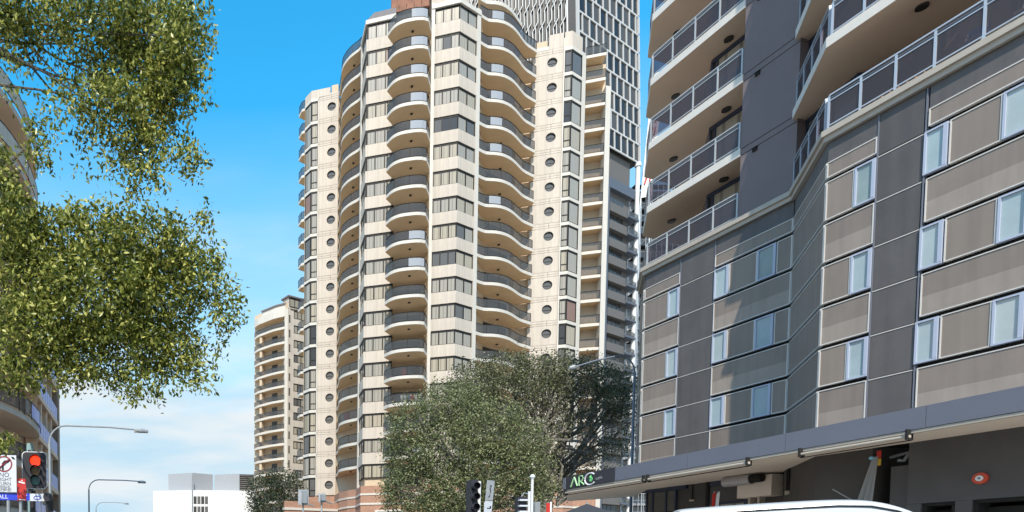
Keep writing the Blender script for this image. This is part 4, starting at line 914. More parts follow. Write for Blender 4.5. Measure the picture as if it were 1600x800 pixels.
# ------------------------------------------------------------------ left: tan apartment building with curved balconies
def tan_building():
    root = thing('apartment_building', 'tan apartment building with curved balconies and blue glass railings behind the left tree', 'building', (-12.1, 42.3, 0))
    fr = [(-13.1, 51.3), (-12.08, 42.4)]; cv = arc([(-12.05, 42.35), (-11.62, 40.7), (-11.4, 38.2), (-11.5, 36.2), (-11.95, 34.2), (-13.3, 30.5), (-15, 28.5)], 4)
    FS_ = face2((-12.12, 42.4), (-13.14, 51.6))
    b = MB(); b.prism([(-14.1, 51.5), (-13.5, 46), (-13.1, 42.7), (-13.5, 38), (-14.2, 33), (-17, 29), (-40, 29), (-40, 51.5)], 0, 26.8); b.build('wall', M['tan_wall'], root)
    b = MB(); b.prism([(-13.14, 51.62), (-13.8, 51.62), (-13.8, 52.2), (-13.14, 52.2)], 0, 18.4); b.build('end_wall', M['tan_dark'], root)
    b = MB(); b.prism([(-12.2, 42.5), (-12.6, 43.6), (-13.0, 43.5), (-13, 42.4)], 0, 27.2); b.build('column', M['tan_wall'], root)
    for k in range(-2, 7):
        z = 10.05 + 2.83*k
        b = MB(); b.prism(cv + [(-17, 30), (-14, 34), (-13.3, 38), (-12.9, 42.6)], z, z + .32, 0, 0, 1); bl = b.build('balcony', [M['cream'], M['tan_wall']], root)
        n = len(cv); curved_rail(cv, z + .32, bl, [(0, 4, 'rail_bluepane'), (4, 8, 'rail_bluepane'), (8, 12, 'rail_glass'), (12, 16, 'rail_glass'), (16, 20, 'rail_glass'), (20, n - 1, 'rail_glass')] if k < 3 else [(0, 8, 'cream'), (8, 16, 'cream'), (16, n - 1, 'cream')], h=1.0)
        if z < 18:
            b = MB(); b.box(FS_, .25, FS_.len - .02, z, z + .34, -.8, .0); b.build('beam', M['tan_wall'], root)
            for q in range(9):
                b = MB(); b.box(FS_, .25 + q*.98, 1.15 + q*.98, z + .36, z + 1.35, -.06, -.02); b.build('glass_panel', M['rail_bluepane'], root)
            for q in range(3):
                b = MB(); b.box(FS_, 2.0 + q*2.3, 2.3 + q*2.3, z + .35, z + 2.82, -.5, -.12); b.build('column', M['tan_wall'], root)
            b = MB(); b.box(FS_, .3, 8.6, z + .35, z + 2.5, -1.0, -.82); b.build('window', M['dark_glass'], root)
tan_building()
# ------------------------------------------------------------------ street furniture
def street_lamp(label, base, hgt, arm, direction, r, m, droop=0.0, grp='street lamps along the road'):
    """pole with a bent arm; direction = unit plan vector of the arm; arm length, total height"""
    t = thing('street_lamp', label, 'street lamp', (base[0], base[1], 0), grp)
    x, y = base; dx, dy = direction; rb = .9
    b = MB(); b.tube([(x, y, 0), (x, y, hgt*.5), (x, y, hgt - rb)], [r, r*.85, r*.7], 8); b.build('pole', M[m], t)
    pts = [(x, y, hgt - rb)]
    for k in range(1, 7):
        a = math.pi/2*k/6; pts.append((x + dx*rb*(1 - math.cos(a)), y + dy*rb*(1 - math.cos(a)), hgt - rb + rb*math.sin(a)))
    pts.append((x + dx*arm*.6, y + dy*arm*.6, hgt + .03 - droop*.5)); pts.append((x + dx*arm*.9, y + dy*arm*.9, hgt - droop))
    b = MB(); b.tube(pts, r*.5, 7); b.build('arm', M[m], t)
    e = (x + dx*arm*.86, y + dy*arm*.86, hgt - droop - .02); f = (x + dx*arm, y + dy*arm, hgt - droop - .08)
    b = MB(); b.tube([e, ((e[0]+f[0])/2, (e[1]+f[1])/2, e[2] - .02), f], [.06, .15, .08], 8); h_ = b.build('lamp_head', M['galv'], t)
    b = MB(); b.tube([(e[0], e[1], e[2] - .09), (f[0], f[1], f[2] - .06)], .05, 6); b.build('lens', M['lamp_lens'], h_)
    return t
street_lamp('near left street lamp, its long arm reaching over the road beside the tan building', (-9.12, 34), 9.05, 5.35, (1, 0), .10, 'galv', .22)
street_lamp('middle street lamp farther down the road with a bent arm against the pale sky', (-11.75, 57), 9.2, 5.2, (1, 0), .10, 'galv', .15)
street_lamp('farthest and smallest street lamp low above the horizon', (-15.6, 80), 9.4, 4.2, (1, 0), .10, 'galv', .1)
street_lamp('blue grey street lamp with a long arm in front of the tall cream tower', (22.85, 34.5), 12.95, 3.6, (-1, 0), .085, 'pole_blue', .6)
def signal(F, u, z, d, parent, face=True, w=.42, h=.64, lit='red'):
    """three-lens head with white edged backboard on face F, centred at u, z"""
    b = MB(); n = 5; r = .07; P = []
    for (cx, cz, a0) in ((w/2 - r, h/2 - r, 0), (-w/2 + r, h/2 - r, 90), (-w/2 + r, -h/2 + r, 180), (w/2 - r, -h/2 + r, 270)):
        for k in range(n): a = R_(a0 + 90*k/(n-1)); P.append((cx + r*math.cos(a), cz + r*math.sin(a)))
    def plate(sx, sz, d0, d1, m, nm):
        b = MB(); A = [F.P(u + x*sx, d0, z + q*sz) for x, q in P] + [F.P(u + x*sx, d1, z + q*sz) for x, q in P]; N = len(P)
        b.add(A, [tuple(range(N)), tuple(range(2*N-1, N-1, -1))] + [(k, (k+1) % N, N + (k+1) % N, N + k) for k in range(N)]); return b.build(nm, M[m], parent)
    plate(1.0, 1.0, d, d + .012, 'signal_edge', 'board_edge'); plate(.935, .955, d + .012, d + .03, 'signal_black', 'backboard')
    for i, c in enumerate(('lens_red', 'lens_amber', 'lens_green')):
        zc = z + .155 - i*.165; rr = .088 if i == 0 else .075
        b = MB(); b.disc(F, u + .02, zc, rr, d + .03, d + .05, 0, 20); b.build('lens', M[c], parent)
        # visor: open half tube
        b = MB(); A = []
        for k in range(13):
            a = R_(-25 + 230*k/12); A.append((u + .02 + (rr + .012)*math.cos(a), zc + (rr + .012)*math.sin(a)))
        V = [F.P(x, d + .03, q) for x, q in A] + [F.P(x, d + .17, q) for x, q in A]
        b.add(V, [(k, k+1, 14+k, 13+k) for k in range(12)]); o = b.build('visor', M['signal_black'], parent, fix=False); md = o.modifiers.new('thick', 'SOLIDIFY'); md.thickness = .006
# near left signal with its signs
Fg = Face((-3.16, 10.8), (.18, -.98))
t = thing('traffic_light', 'red lit traffic light with white edged backboard at the lower left', 'traffic light', (-3.28, 10.95, 0))
b = MB(); b.tube([(-3.28, 10.95, 0), (-3.28, 10.95, 3.66)], .058, 12); b.tube([(-3.28, 10.95, 3.66), (-3.28, 10.95, 3.69)], .05, 12); b.build('pole', M['pole_green'], t)
signal(Fg, .0, 3.2, .0, t)
b = MB(); b.box(Fg, -.11, -.06, 2.80, 3.55, -.16, -.005); b.build('bracket', M['signal_black'], t)
b = MB(); b.tube([Fg.P(-.05, -.1, 2.5), Fg.P(-.05, -.1, 2.86)], .05, 10); b.tube([Fg.P(.24, -.1, 2.5), Fg.P(.24, -.1, 2.78)], .06, 10); b.build('pedestrian_light', M['signal_black'], t)
t = thing('regulatory_sign', 'white no right turn sign with a red ring, cut off at the left edge', 'road sign', (-3.6, 10.6, 0))
Fn = Face((-3.6, 10.55), (.12, -.99))
b = MB(); b.box(Fn, -.20, .20, 2.80, 3.42, -.004, .004); b.build('plate', M['sign_white'], t)
b = MB(); b.disc(Fn, .0, 3.27, .135, .0045, .007, 0, 28, .112); b.build('red_ring', M['sign_darkred'], t)
b = MB(); b.tube([Fn.P(-.02, .006, 3.17), Fn.P(-.02, .006, 3.28), Fn.P(.01, .006, 3.315), Fn.P(.06, .006, 3.32)], .016, 6); b.add([Fn.P(.055, .008, 3.355), Fn.P(.055, .008, 3.285), Fn.P(.10, .008, 3.32)], [(0, 1, 2)]); b.build('arrow', M['sign_black'], t)
b = MB(); b.tube([Fn.P(-.09, .012, 3.19), Fn.P(.09, .012, 3.35)], .012, 6); b.build('red_bar', M['sign_darkred'], t)
for txt, sz, z in (('NO', .105, 3.055), ('RIGHT', .082, 2.985), ('TURN', .082, 2.915), ('VEHICLES', .046, 2.878), ('UNDER 6m', .046, 2.845), ('EXCEPTED', .046, 2.812)):
    text_mesh(txt, sz, Fn, .0, z, .0045, M['sign_black'], 'lettering', t, align='CENTER', ext=.001)
b = MB(); b.tube([Fn.P(.05, -.06, 0), Fn.P(.05, -.06, 3.4)], .03, 8); b.build('pole', M['galv'], t)
t = thing('red_sign', 'narrow red plate with pale marks fixed beside the traffic light', 'sign', (-3.2, 10.3, 0))
Fd_ = Face((-3.215, 10.25), (.25, -.97))
b = MB(); b.box(Fd_, -.07, .07, 2.625, 2.985, -.003, .003); b.build('plate', M['sign_red'], t)
b = MB(); b.add([Fd_.P(-.05, .005, 2.92), Fd_.P(.05, .005, 2.90), Fd_.P(.05, .005, 2.925), Fd_.P(-.05, .005, 2.945)], [(0, 1, 2, 3)]); b.add([Fd_.P(-.012, .005, 2.95), Fd_.P(.02, .005, 2.945), Fd_.P(.01, .005, 2.97)], [(0, 1, 2)]); b.add([Fd_.P(-.05, .005, 2.64), Fd_.P(.05, .005, 2.63), Fd_.P(.05, .005, 2.645), Fd_.P(-.05, .005, 2.655)], [(0, 1, 2, 3)]); b.build('pale_mark', M['arc_white'], t)
b = MB(); b.tube([Fd_.P(-.02, -.035, 0), Fd_.P(-.02, -.035, 2.98)], .026, 8); b.build('pole', M['galv'], t)
Fh = Face((-3.36, 10.62), (.15, -.988))
t = thing('street_name_sign', 'blue street name blade under the traffic light, white at its right end', 'street sign', (-3.3, 10.7, 0))
b = MB(); b.box(Fh, -.62, .16, 2.67, 2.785, -.006, .006); b.build('blue_blade', M['sign_blue'], t)
b = MB(); b.box(Fh, .161, .40, 2.66, 2.785, -.006, .006); b.build('white_end', M['sign_white'], t)
text_mesh('HASSALL', .095, Fh, -.60, 2.695, .007, M['arc_white'], 'lettering', t, ext=.001, sx=1.08)
text_mesh('ST', .095, Fh, .02, 2.695, .007, M['arc_white'], 'lettering', t, ext=.001, sx=1.0)
b = MB(); A = [Fh.P(.28 + .055*math.cos(a), .007, 2.715 + .03*math.sin(a)) for a in np.linspace(0, 2*math.pi, 15)[:-1]]; b.tube(A + A[:1], .007, 4, cap=False); b.build('emblem', M['sign_blue'], t)
b = MB(); b.disc(Fh, .46, 2.73, .075, -.1, .06, 0, 16); b.tube([Fh.P(.45, -.04, 0), Fh.P(.45, -.04, 2.66)], .035, 8); b.build('pole', M['signal_black'], t)
# signals seen from behind by the fig trees
def back_signal(label, pos, toplouvre, boards, Y):
    x, y = pos; t = thing('traffic_light', label, 'traffic light', (x, y, 0)); return t
pA = at(749, 752, 17.5); t = thing('traffic_light', 'dark signal head seen from the side on a white pole before the fig trees', 'traffic light', (pA.x, pA.y, 0))
b = MB(); b.tube([(pA.x, pA.y, 0), (pA.x, pA.y, pA.z)], .045, 10); b.build('pole', M['pole_white'], t)
FA_ = Face((pA.x, pA.y), (.0, -1))
b = MB(); b.box(FA_, -.27, -.08, 3.02, 3.93, -.25, .1); b.build('signal_head', M['signal_black'], t)
for k in range(3):
    b = MB(); b.disc(FA_, -.175, 3.74 - k*.29, .10, .1, .28, 0, 14, .09); b.build('visor', M['signal_black'], t)
b = MB(); b.box(FA_, -.08, .0, 3.75, 3.80, -.06, .06); b.box(FA_, -.08, .0, 3.1, 3.15, -.06, .06); b.build('bracket', M['galv'], t)
p1 = at(764, 776, 17.5); t = thing('road_sign', 'tilted grey and white sign plate with a dark turn arrow beside the white signal pole', 'road sign', (p1.x, p1.y, 0))
Fp_ = Face((p1.x, p1.y), (.5, -.86))
def tilt(u, z): return Fp_.P(u + (z - 3.4)*.13, .0, z)
def plate4(u0, u1, z0, z1, d, m, nm, sh=None):
    b = MB(); V = []
    for dd in (d, d + .01):
        for u, z in ((u0, z0), (u1, z0), (u1, z1), (u0, z1)):
            p = Fp_.P(u + (z - 3.4)*.13, dd, z); V.append(p)
    b.add(V, [(0, 1, 2, 3), (4, 7, 6, 5), (0, 4, 5, 1), (1, 5, 6, 2), (2, 6, 7, 3), (3, 7, 4, 0)]); return b.build(nm, M[m], t)
plate4(-.16, .16, 3.36, 3.92, 0, 'sign_back', 'upper_plate'); plate4(-.16, .16, 2.85, 3.34, 0, 'sign_white', 'lower_plate')
b = MB(); pts = [(-.05, 3.45), (.0, 3.5), (.02, 3.6), (-.03, 3.72)]; b.tube([Fp_.P(u + (z - 3.4)*.13, .02, z) for u, z in pts], .012, 5); b.disc(Fp_, .06, 3.76, .03, .012, .016, 0, 10); b.build('arrow', M['sign_black'], t)
b = MB(); b.box(Fp_, -.1, .06, 3.13, 3.15, .012, .02); b.box(Fp_, .02, .08, 3.15, 3.2, .012, .02); b.build('symbol', M['sign_black'], t)
b = MB(); b.tube([Fp_.P(-.1, -.05, 0), Fp_.P(-.1, -.05, 3.3)], .03, 8); b.build('pole', M['pole_white'], t)
pB = at(827, 768, 24); t = thing('traffic_light', 'louvred dark signal head on a short white pole in front of the tree trunks', 'traffic light', (pB.x, pB.y, 0))
FB2 = Face((pB.x, pB.y), (0, -1))
b = MB(); b.tube([(pB.x, pB.y, 0), (pB.x, pB.y, pB.z)], .05, 10); b.build('pole', M['pole_white'], t)
b = MB(); b.box(FB2, -.46, -.12, 3.2, 4.15, -.2, .05); b.build('signal_head', M['signal_black'], t)
for k in range(4):
    b = MB(); b.box(FB2, -.45, -.14, 3.32 + k*.22, 3.38 + k*.22, .05, .2); b.build('visor', M['sign_white'], t)
b = MB(); b.tube([FB2.P(-.3, .0, 4.15), FB2.P(-.2, .0, 4.3), FB2.P(-.04, .0, 4.25)], .025, 6); b.build('bracket', M['galv'], t)
pC = at(832, 743, 25); t = thing('camera_pole', 'tall thin white pole with a round top beside the louvred signal', 'pole', (pC.x, pC.y, 0))
b = MB(); b.tube([(pC.x, pC.y, 0), (pC.x, pC.y, pC.z - .1)], .05, 8); b.build('pole', M['pole_white'], t)
b = MB(); b.tube([(pC.x, pC.y, pC.z - .16), (pC.x, pC.y, pC.z - .05), (pC.x, pC.y, pC.z + .04)], [.05, .11, .05], 10); b.build('cap', M['pole_white'], t)
FC_ = Face((pC.x, pC.y), (.1, -1)); b = MB(); b.box(FC_, .08, .30, 3.3, 4.05, -.05, .1); b.build('signal_back', M['galv'], t)
pD = at(857, 791, 27); t = thing('parking_sign', 'small red and white sign at the foot of the dark tree trunks', 'sign', (pD.x, pD.y, 0))
FD_ = Face((pD.x, pD.y), (0, -1)); b = MB(); b.box(FD_, -.10, .06, 3.6, 4.2, 0, .02); b.build('red_plate', M['sign_red'], t)
b = MB(); b.box(FD_, .061, .13, 3.6, 4.25, 0, .02); b.build('white_edge', M['arc_white'], t); b = MB(); b.tube([FD_.P(.0, -.04, 0), FD_.P(.0, -.04, 4.2)], .03, 6); b.build('pole', M['galv'], t)
for lab, u, wd, h0, h1 in (('bright back of a signal board in front of the small left tree', 474, .60, 765, 789), ('small grey signal back below the wall with round windows', 503, .40, 771, 785)):
    p = at(u, (h0 + h1)/2, 33); t = thing('traffic_light', lab, 'traffic light', (p.x, p.y, 0)); Fx = Face((p.x, p.y), (.3, -.95)); a, c = at(u, h1, 33).z, at(u, h0, 33).z
    b = MB(); b.box(Fx, -wd/2, wd/2, a, c, -.02, .02); b.build('backboard', M['sign_back'], t)
    b = MB(); b.box(Fx, -.12, .12, a + .08, c - .08, .02, .22); b.build('signal_back', M['galv'], t)
    b = MB(); b.tube([(p.x, p.y + .1, 0), (p.x, p.y + .1, c - .1)], .05, 8); b.tube([Fx.P(.0, .0, a + .15), Fx.P(.6, .0, a - .05)], .035, 6); b.build('pole', M['galv'], t)
# ------------------------------------------------------------------ vehicles and the umbrella
def van():
    c = at(1235, 790, 11.2); ang = R_(-29)
    t = thing('parked_van', 'white high-roofed van parked before the dark ground floor, only its roof in view', 'van', (c.x, c.y, 0))
    ca, sa = math.cos(ang), math.sin(ang); cx, cy = c.x + .42, c.y + .35
    def W(x, y, z): x *= .93; return (cx + x*ca - y*sa, cy + x*sa + y*ca, z)
    # body sections along x (front at +x): x, half width at sill, at waist, at roof edge, roof height, waist height, sill height
    sec = [(-2.02, .96, .98, .84, 2.50, 1.35), (-2.0, .98, 1.0, .87, 2.60, 1.35), (-1.95, .98, 1.0, .88, 2.635, 1.35), (-1.75, .98, 1.0, .88, 2.655, 1.35), (-.6, .98, 1.0, .885, 2.70, 1.35), (.35, .98, 1.0, .885, 2.725, 1.35), (.8, .98, 1.0, .87, 2.70, 1.33), (1.15, .98, 1.0, .84, 2.61, 1.31), (1.5, .98, 1.0, .81, 2.44, 1.28), (1.9, .98, 1.0, .80, 2.12, 1.25), (2.3, .98, 1.0, .80, 1.70, 1.22), (2.6, .97, .98, .82, 1.26, 1.1), (3.2, .94, .95, .8, 1.08, .95), (3.4, .85, .88, .75, .8, .7)]
    b = MB(); n = len(sec); per = 11
    for x, s, w_, r, zr, zw in sec:
        for y, z in ((-s, .35), (-w_, zw), (-r - .025, zr - .20), (-r + .03, zr - .07), (-r + .14, zr - .02), (0, zr + .035), (r - .14, zr - .02), (r - .03, zr - .07), (r + .025, zr - .20), (w_, zw), (s, .35)): b.v.append(W(x, y, z))
    for i in range(n - 1):
        for k in range(per - 1): b.f.append((i*per + k, i*per + k + 1, (i+1)*per + k + 1, (i+1)*per + k)); b.m.append(0)
        b.f.append((i*per + per - 1, i*per, (i+1)*per, (i+1)*per + per - 1)); b.m.append(0)
    b.f.append(tuple(range(per))); b.m.append(0); b.f.append(tuple((n-1)*per + k for k in range(per))[::-1]); b.m.append(0)
    o = b.build('body', M['van_white'], t, smooth=True); md = o.modifiers.new('sub', 'SUBSURF'); md.levels = 2; md.render_levels = 2
    for s in (-1, 1):
        q = MB(); q.tube([W(x, s*(r + .012), zr - .15) for x, _, _, r, zr, _ in sec[2:10]], .013, 6); q.build('roof_gutter', M['rubber'], t)
        for x in (-1.45, 2.55):
            q = MB(); q.tube([W(x, s*.78, .36), W(x, s*1.0, .36)], .36, 20); wl = q.build('wheel', M['rubber'], t); q = MB(); q.tube([W(x, s*.99, .36), W(x, s*1.012, .36)], .2, 16); q.build('rim', M['steel'], wl)
        q = MB(); q.add([W(1.5, s*1.005, 1.4), W(2.25, s*1.0, 1.35), W(1.72, s*.885, 2.02), W(1.4, s*.895, 2.1)], [(0, 1, 2, 3)]); o = q.build('side_window', M['van_glass'], t); md = o.modifiers.new('thick', 'SOLIDIFY'); md.thickness = .02
        q = MB(); q.bx(W(3.33, s*.62, .78), (.08, .12, .09)); q.build('headlight', M['frost_pane'], t)
    q = MB(); q.add([W(1.62, -.72, 2.42), W(1.62, .72, 2.42), W(2.33, .76, 1.71), W(2.33, -.76, 1.71)], [(0, 1, 2, 3)]); o = q.build('windscreen', M['van_glass'], t); md = o.modifiers.new('thick', 'SOLIDIFY'); md.thickness = .06
van()
def umbrella():
    c = at(917, 787, 21); t = thing('market_umbrella', 'dark grey market umbrella under the end of the canopy', 'umbrella', (c.x, c.y, 0))
    b = MB(); b.tube([(c.x, c.y, 0), (c.x, c.y, c.z + .05)], .03, 8); b.build('pole', M['galv'], t)
    b = MB(); N = 8; R1 = 1.75
    ring = [(c.x + R1*math.cos(2*math.pi*(k + .5)/N), c.y + R1*math.sin(2*math.pi*(k + .5)/N)) for k in range(N)]
    for k in range(N):
        q = (k+1) % N; b = MB(); a, d = ring[k], ring[q]
        b.add([(c.x, c.y, c.z), (a[0], a[1], c.z - .72), (d[0], d[1], c.z - .72), (a[0], a[1], c.z - .95), (d[0], d[1], c.z - .95)], [(0, 1, 2), (1, 3, 4, 2)])
        o = b.build('canopy_panel', M['umbrella'], t, fix=False); md = o.modifiers.new('thick', 'SOLIDIFY'); md.thickness = .01
        b = MB(); b.tube([(c.x, c.y, c.z - .03), (a[0], a[1], c.z - .75)], .012, 5); b.build('rib', M['galv'], t)
umbrella()
# rolled signs leaning at the shop window
for lab, u, m in (('red banner pole leaning by the shop window above the van', 1111, 'sign_red'), ('white banner pole leaning by the shop window, right of the red one', 1117, 'arc_white')):
    p = at(u, 790, 24); t = thing('banner_pole', lab, 'banner', (p.x, p.y, 0))
    b = MB(); b.tube([(p.x, p.y, .15), (p.x + .1, p.y, at(u, 768, 24).z)], .02, 6); b.build('pole', M['galv'], t)
    b = MB(); F = Face((p.x, p.y), (0, -1)); V = [F.P(-.05, .02, 2.6), F.P(.06, .02, 2.6), F.P(.16, .02, at(u, 768, 24).z), F.P(.05, .02, at(u, 768, 24).z - .1)]; b.add(V, [(0, 1, 2, 3)]); o = b.build('flag', M[m], t); md = o.modifiers.new('thick', 'SOLIDIFY'); md.thickness = .03
# ------------------------------------------------------------------ trees
def leaves(name, C, N, size, asp, material, parent, droop=0.4, up=None):
    """many separate leaves: C centres (n,3); each a pointed, folded six-vertex blade"""
    n = len(C); d = rng.normal(size=(n, 3)); d[:, 2] -= droop; d /= np.linalg.norm(d, axis=1)[:, None]
    s = rng.normal(size=(n, 3)); s -= d*np.sum(s*d, axis=1)[:, None]; s /= np.linalg.norm(s, axis=1)[:, None]; nn = np.cross(d, s)
    L_ = (size*rng.uniform(.65, 1.25, n))[:, None]; Wd = L_*asp*.5
    B = np.array(base_of(parent)); C = C - B
    V = np.stack([C, C + d*L_*.45 + s*Wd + nn*Wd*.35, C + d*L_, C + d*L_*.45 - s*Wd + nn*Wd*.35], axis=1).reshape(-1, 3)
    me = bpy.data.meshes.new(name); me.vertices.add(4*n); me.vertices.foreach_set('co', V.ravel().astype(np.float32))
    base = (np.arange(n)*4)[:, None]; F = (base + np.array([[0, 1, 2, 0, 2, 3]])).reshape(-1)
    me.loops.add(6*n); me.loops.foreach_set('vertex_index', F.astype(np.int32)); me.polygons.add(2*n); me.polygons.foreach_set('loop_start', (np.arange(2*n)*3).astype(np.int32)); me.polygons.foreach_set('loop_total', np.full(2*n, 3, np.int32))
    me.materials.append(material); me.update(calc_edges=True); me.validate()
    o = bpy.data.objects.new(name, me); sc.collection.objects.link(o); o.parent = parent; o['kind'] = 'stuff'; return o
def limb(b, p, q, r0, r1, wob=.08, n=6):
    p, q = Vector(p), Vector(q); l = (q - p).length; pts = []; rs = []
    for i in range(n + 1):
        f = i/n; w_ = math.sin(f*math.pi)*l*wob
        pts.append(p.lerp(q, f) + Vector((random.uniform(-1, 1)*w_*.5, random.uniform(-1, 1)*w_*.5, random.uniform(-.2, 1)*w_*.6 ))); rs.append(r0 + (r1 - r0)*f)
    b.tube(pts, rs, 6); return pts
def clump_points(c, r, nclump, per, sig, shell=.0):
    """leaf positions grouped in twig clumps inside an ellipsoid"""
    c = np.array(c); r = np.array(r); d = rng.normal(size=(nclump, 3)); d /= np.linalg.norm(d, axis=1)[:, None]
    rad = rng.uniform(shell**3, 1, nclump)**(1/3); cc = c + d*rad[:, None]*r
    return np.repeat(cc, per, axis=0) + rng.normal(size=(nclump*per, 3))*sig, cc
# overhanging street tree at the left; its trunk stands outside the picture
def street_tree():
    t = thing('street_tree', 'large leafy street tree overhanging from the left edge, close to the camera', 'tree', (-8.2, 9.0, 0.15))
    b = MB(); b.tube([(-8.2, 9.0, 0), (-8.15, 9.0, 1.5), (-8.0, 9.1, 3.2), (-7.6, 9.2, 4.6)], [.34, .27, .24, .2], 12); b.build('trunk', M['bark'], t)
    #        u,   v,  ru, rv,  Y,  density
    blobs = [(40, 15, 75, 38, 9.2, 1), (150, 25, 90, 48, 9.6, 1), (240, 40, 75, 55, 10, 1), (284, 60, 42, 62, 9.4, .9), (200, 110, 68, 52, 10, 1), (268, 125, 44, 48, 9.6, 1), (180, 168, 66, 40, 9.4, .8), (240, 178, 42, 46, 9.8, 1),
             (215, 232, 46, 36, 9.6, .9), (284, 246, 27, 25, 9.4, .6), (222, 276, 32, 20, 9.4, .4), (190, 262, 30, 14, 9.3, .3), (120, 110, 50, 28, 9.8, .3), (110, 165, 50, 36, 9.0, .3), (66, 222, 34, 28, 9.2, .4), (25, 60, 40, 45, 9.5, .5), (25, 125, 40, 30, 9.2, .12), (60, 250, 22, 18, 9.2, .4), (134, 268, 17, 9, 9.2, .35), (150, 225, 30, 18, 9.5, .35),
             (28, 350, 50, 56, 9.2, 1), (100, 345, 46, 24, 9.3, .6), (60, 420, 78, 66, 9.6, 1.1), (150, 370, 66, 46, 9.2, .9), (228, 388, 72, 56, 9.6, 1), (268, 352, 26, 24, 9.2, .5), (318, 345, 12, 24, 9.3, .35), (300, 385, 26, 26, 9.4, .45), (150, 465, 105, 74, 9.4, 1.15), (240, 465, 76, 74, 9.8, 1.1), (308, 430, 44, 50, 9.4, .8), (350, 492, 24, 28, 9.3, .6), (345, 455, 26, 18, 9.3, .45),
             (55, 520, 78, 64, 9.4, 1.05), (165, 545, 108, 48, 9.6, 1.05), (268, 545, 52, 52, 9.8, .9), (298, 570, 22, 36, 9.5, .5), (215, 598, 52, 20, 9.4, .6), (120, 585, 42, 22, 9.3, .5), (25, 585, 50, 26, 9.2, .75), (2, 262, 22, 40, 9, .7), (18, 310, 22, 20, 9.2, .7), (2, 690, 20, 20, 9.4, .8), (200, 320, 16, 22, 9.4, .15), (175, 330, 10, 26, 9.3, .15)]
    for u, v in ((372, 500), (368, 470), (352, 525), (332, 575), (318, 604), (286, 606), (240, 614), (200, 618), (165, 604), (130, 606), (100, 598), (338, 400), (326, 335), (330, 20), (328, 62), (318, 108), (312, 150), (296, 172), (288, 196), (316, 244), (306, 268), (250, 288), (208, 292), (366, 445), (310, 560), (340, 545)):
        blobs.append((u + random.uniform(-5, 5), v + random.uniform(-5, 5), random.uniform(9, 17), random.uniform(7, 13), 9.4 + random.uniform(-.4, .5), .55))
    bb = MB(); pts = []
    hubs = [at(-40, 390, 9.6), at(-60, 60, 9.8), at(-50, 500, 9.8)]
    tr = Vector((-7.6, 9.2, 4.6))
    for h in hubs: limb(bb, tr, h, .15, .07, .05)
    for u, v, ru, rv, Y, dens in blobs:
        c = at(u, v, Y); k = Y/FPX; area = ru*rv*math.pi
        n = int(area*dens/37)
        rx, rz = ru*k*.97, rv*k*.97; ry = min(1.1, max(.35, (rx + rz)/2))
        P, cc = clump_points(c, (rx, ry, rz), max(4, n), 9, .062); pts.append(P)
        h = hubs[1] if v < 310 else min((hubs[0], hubs[2]), key=lambda q: (q - c).length)
        if dens < .65: continue
        mid = limb(bb, h, c + Vector((rng.normal()*.1, rng.normal()*.1, 0)), .022, .006, .12, 6)
        for q in cc[:: max(1, len(cc)//4)]:
            limb(bb, mid[-1] if random.random() < .5 else mid[-2], q, .005, .002, .10, 4)
    # a few bare forked boughs that show against the sky
    for a, c in (((-30, 60), (165, 175)), ((-20, 130), (130, 150)), ((0, 330), (95, 375)), ((20, 250), (60, 210))):
        limb(bb, at(a[0], a[1], 9.3), at(c[0], c[1], 9.4), .022, .008, .03, 6)
    o = bb.build('branch', M['bark'], t, kind='stuff', fix=False)
    P = np.concatenate(pts)
    leaves('foliage', P, len(P), .083, .46, M['leaf_street'], t, .55)
street_tree()
def fig_tree(label, base, fork, clumps, mat_, bark, leafsize, per, sig, dens, group=None, twigs=True):
    t = thing('fig_tree', label, 'tree', (base[0], base[1], 0.1), group)
    b = MB(); f = Vector(fork); r0 = .55
    b.tube([(base[0], base[1], 0), (base[0] + .1, base[1], f.z*.5), tuple(f)], [r0*1.35, r0, r0*.8], 10); b.build('trunk', M[bark], t)
    pts = []; lb = MB()
    for (c, r, d) in clumps:
        vol = r[0]*r[1] + r[0]*r[2] + r[1]*r[2]
        n = int(vol*dens*d); P, cc = clump_points(c, r, n, per, sig, .45); pts.append(P)
        m = limb(lb, f + Vector((random.uniform(-.2, .2), random.uniform(-.2, .2), 0)), c, .17, .05, .10, 7)
        if twigs:
            for q in cc[:: max(1, len(cc)//14)]: limb(lb, m[random.choice((4, 5, 6))], q, .05, .012, .07, 4)
    lb.build('branch', M[bark], t, kind='stuff', fix=False)
    P = np.concatenate(pts); leaves('foliage', P, len(P), leafsize, .5, M[mat_], t, .1)
    return t
def cl(l, Y, dy=1.6): # clumps given in plan metres through the picture position at distance Y
    out = []
    for u, v, ru, rv, yo, d in l:
        c = at(u, v, Y + yo); k = (Y + yo)/FPX; out.append((c, (ru*k, max(dy, (ru + rv)*k*.55), rv*k), d))
    return out
front = cl([(655, 655, 50, 34, 0, 1), (700, 632, 52, 38, .5, 1), (760, 668, 62, 42, -1, 1), (640, 710, 42, 40, .5, 1), (700, 700, 58, 42, -1, 1), (770, 730, 62, 48, -1.5, 1), (650, 765, 52, 44, 0, 1), (720, 775, 60, 40, -1.5, 1), (800, 690, 52, 46, -.5, 1), (825, 735, 36, 40, -.5, .9), (800, 780, 45, 34, -1, .9), (615, 690, 16, 22, .5, .6), (612, 770, 14, 30, .3, .7), (840, 765, 26, 28, 0, .7), (690, 800, 60, 30, -.5, .8), (735, 640, 40, 26, 1, .8)], 36)
fig_tree('front bushy grey green fig tree before the base of the tall cream tower', (15.0, 36.5), (15.1, 36.5, 4.3), front, 'leaf_fig', 'bark_pale', .145, 12, .19, 36)
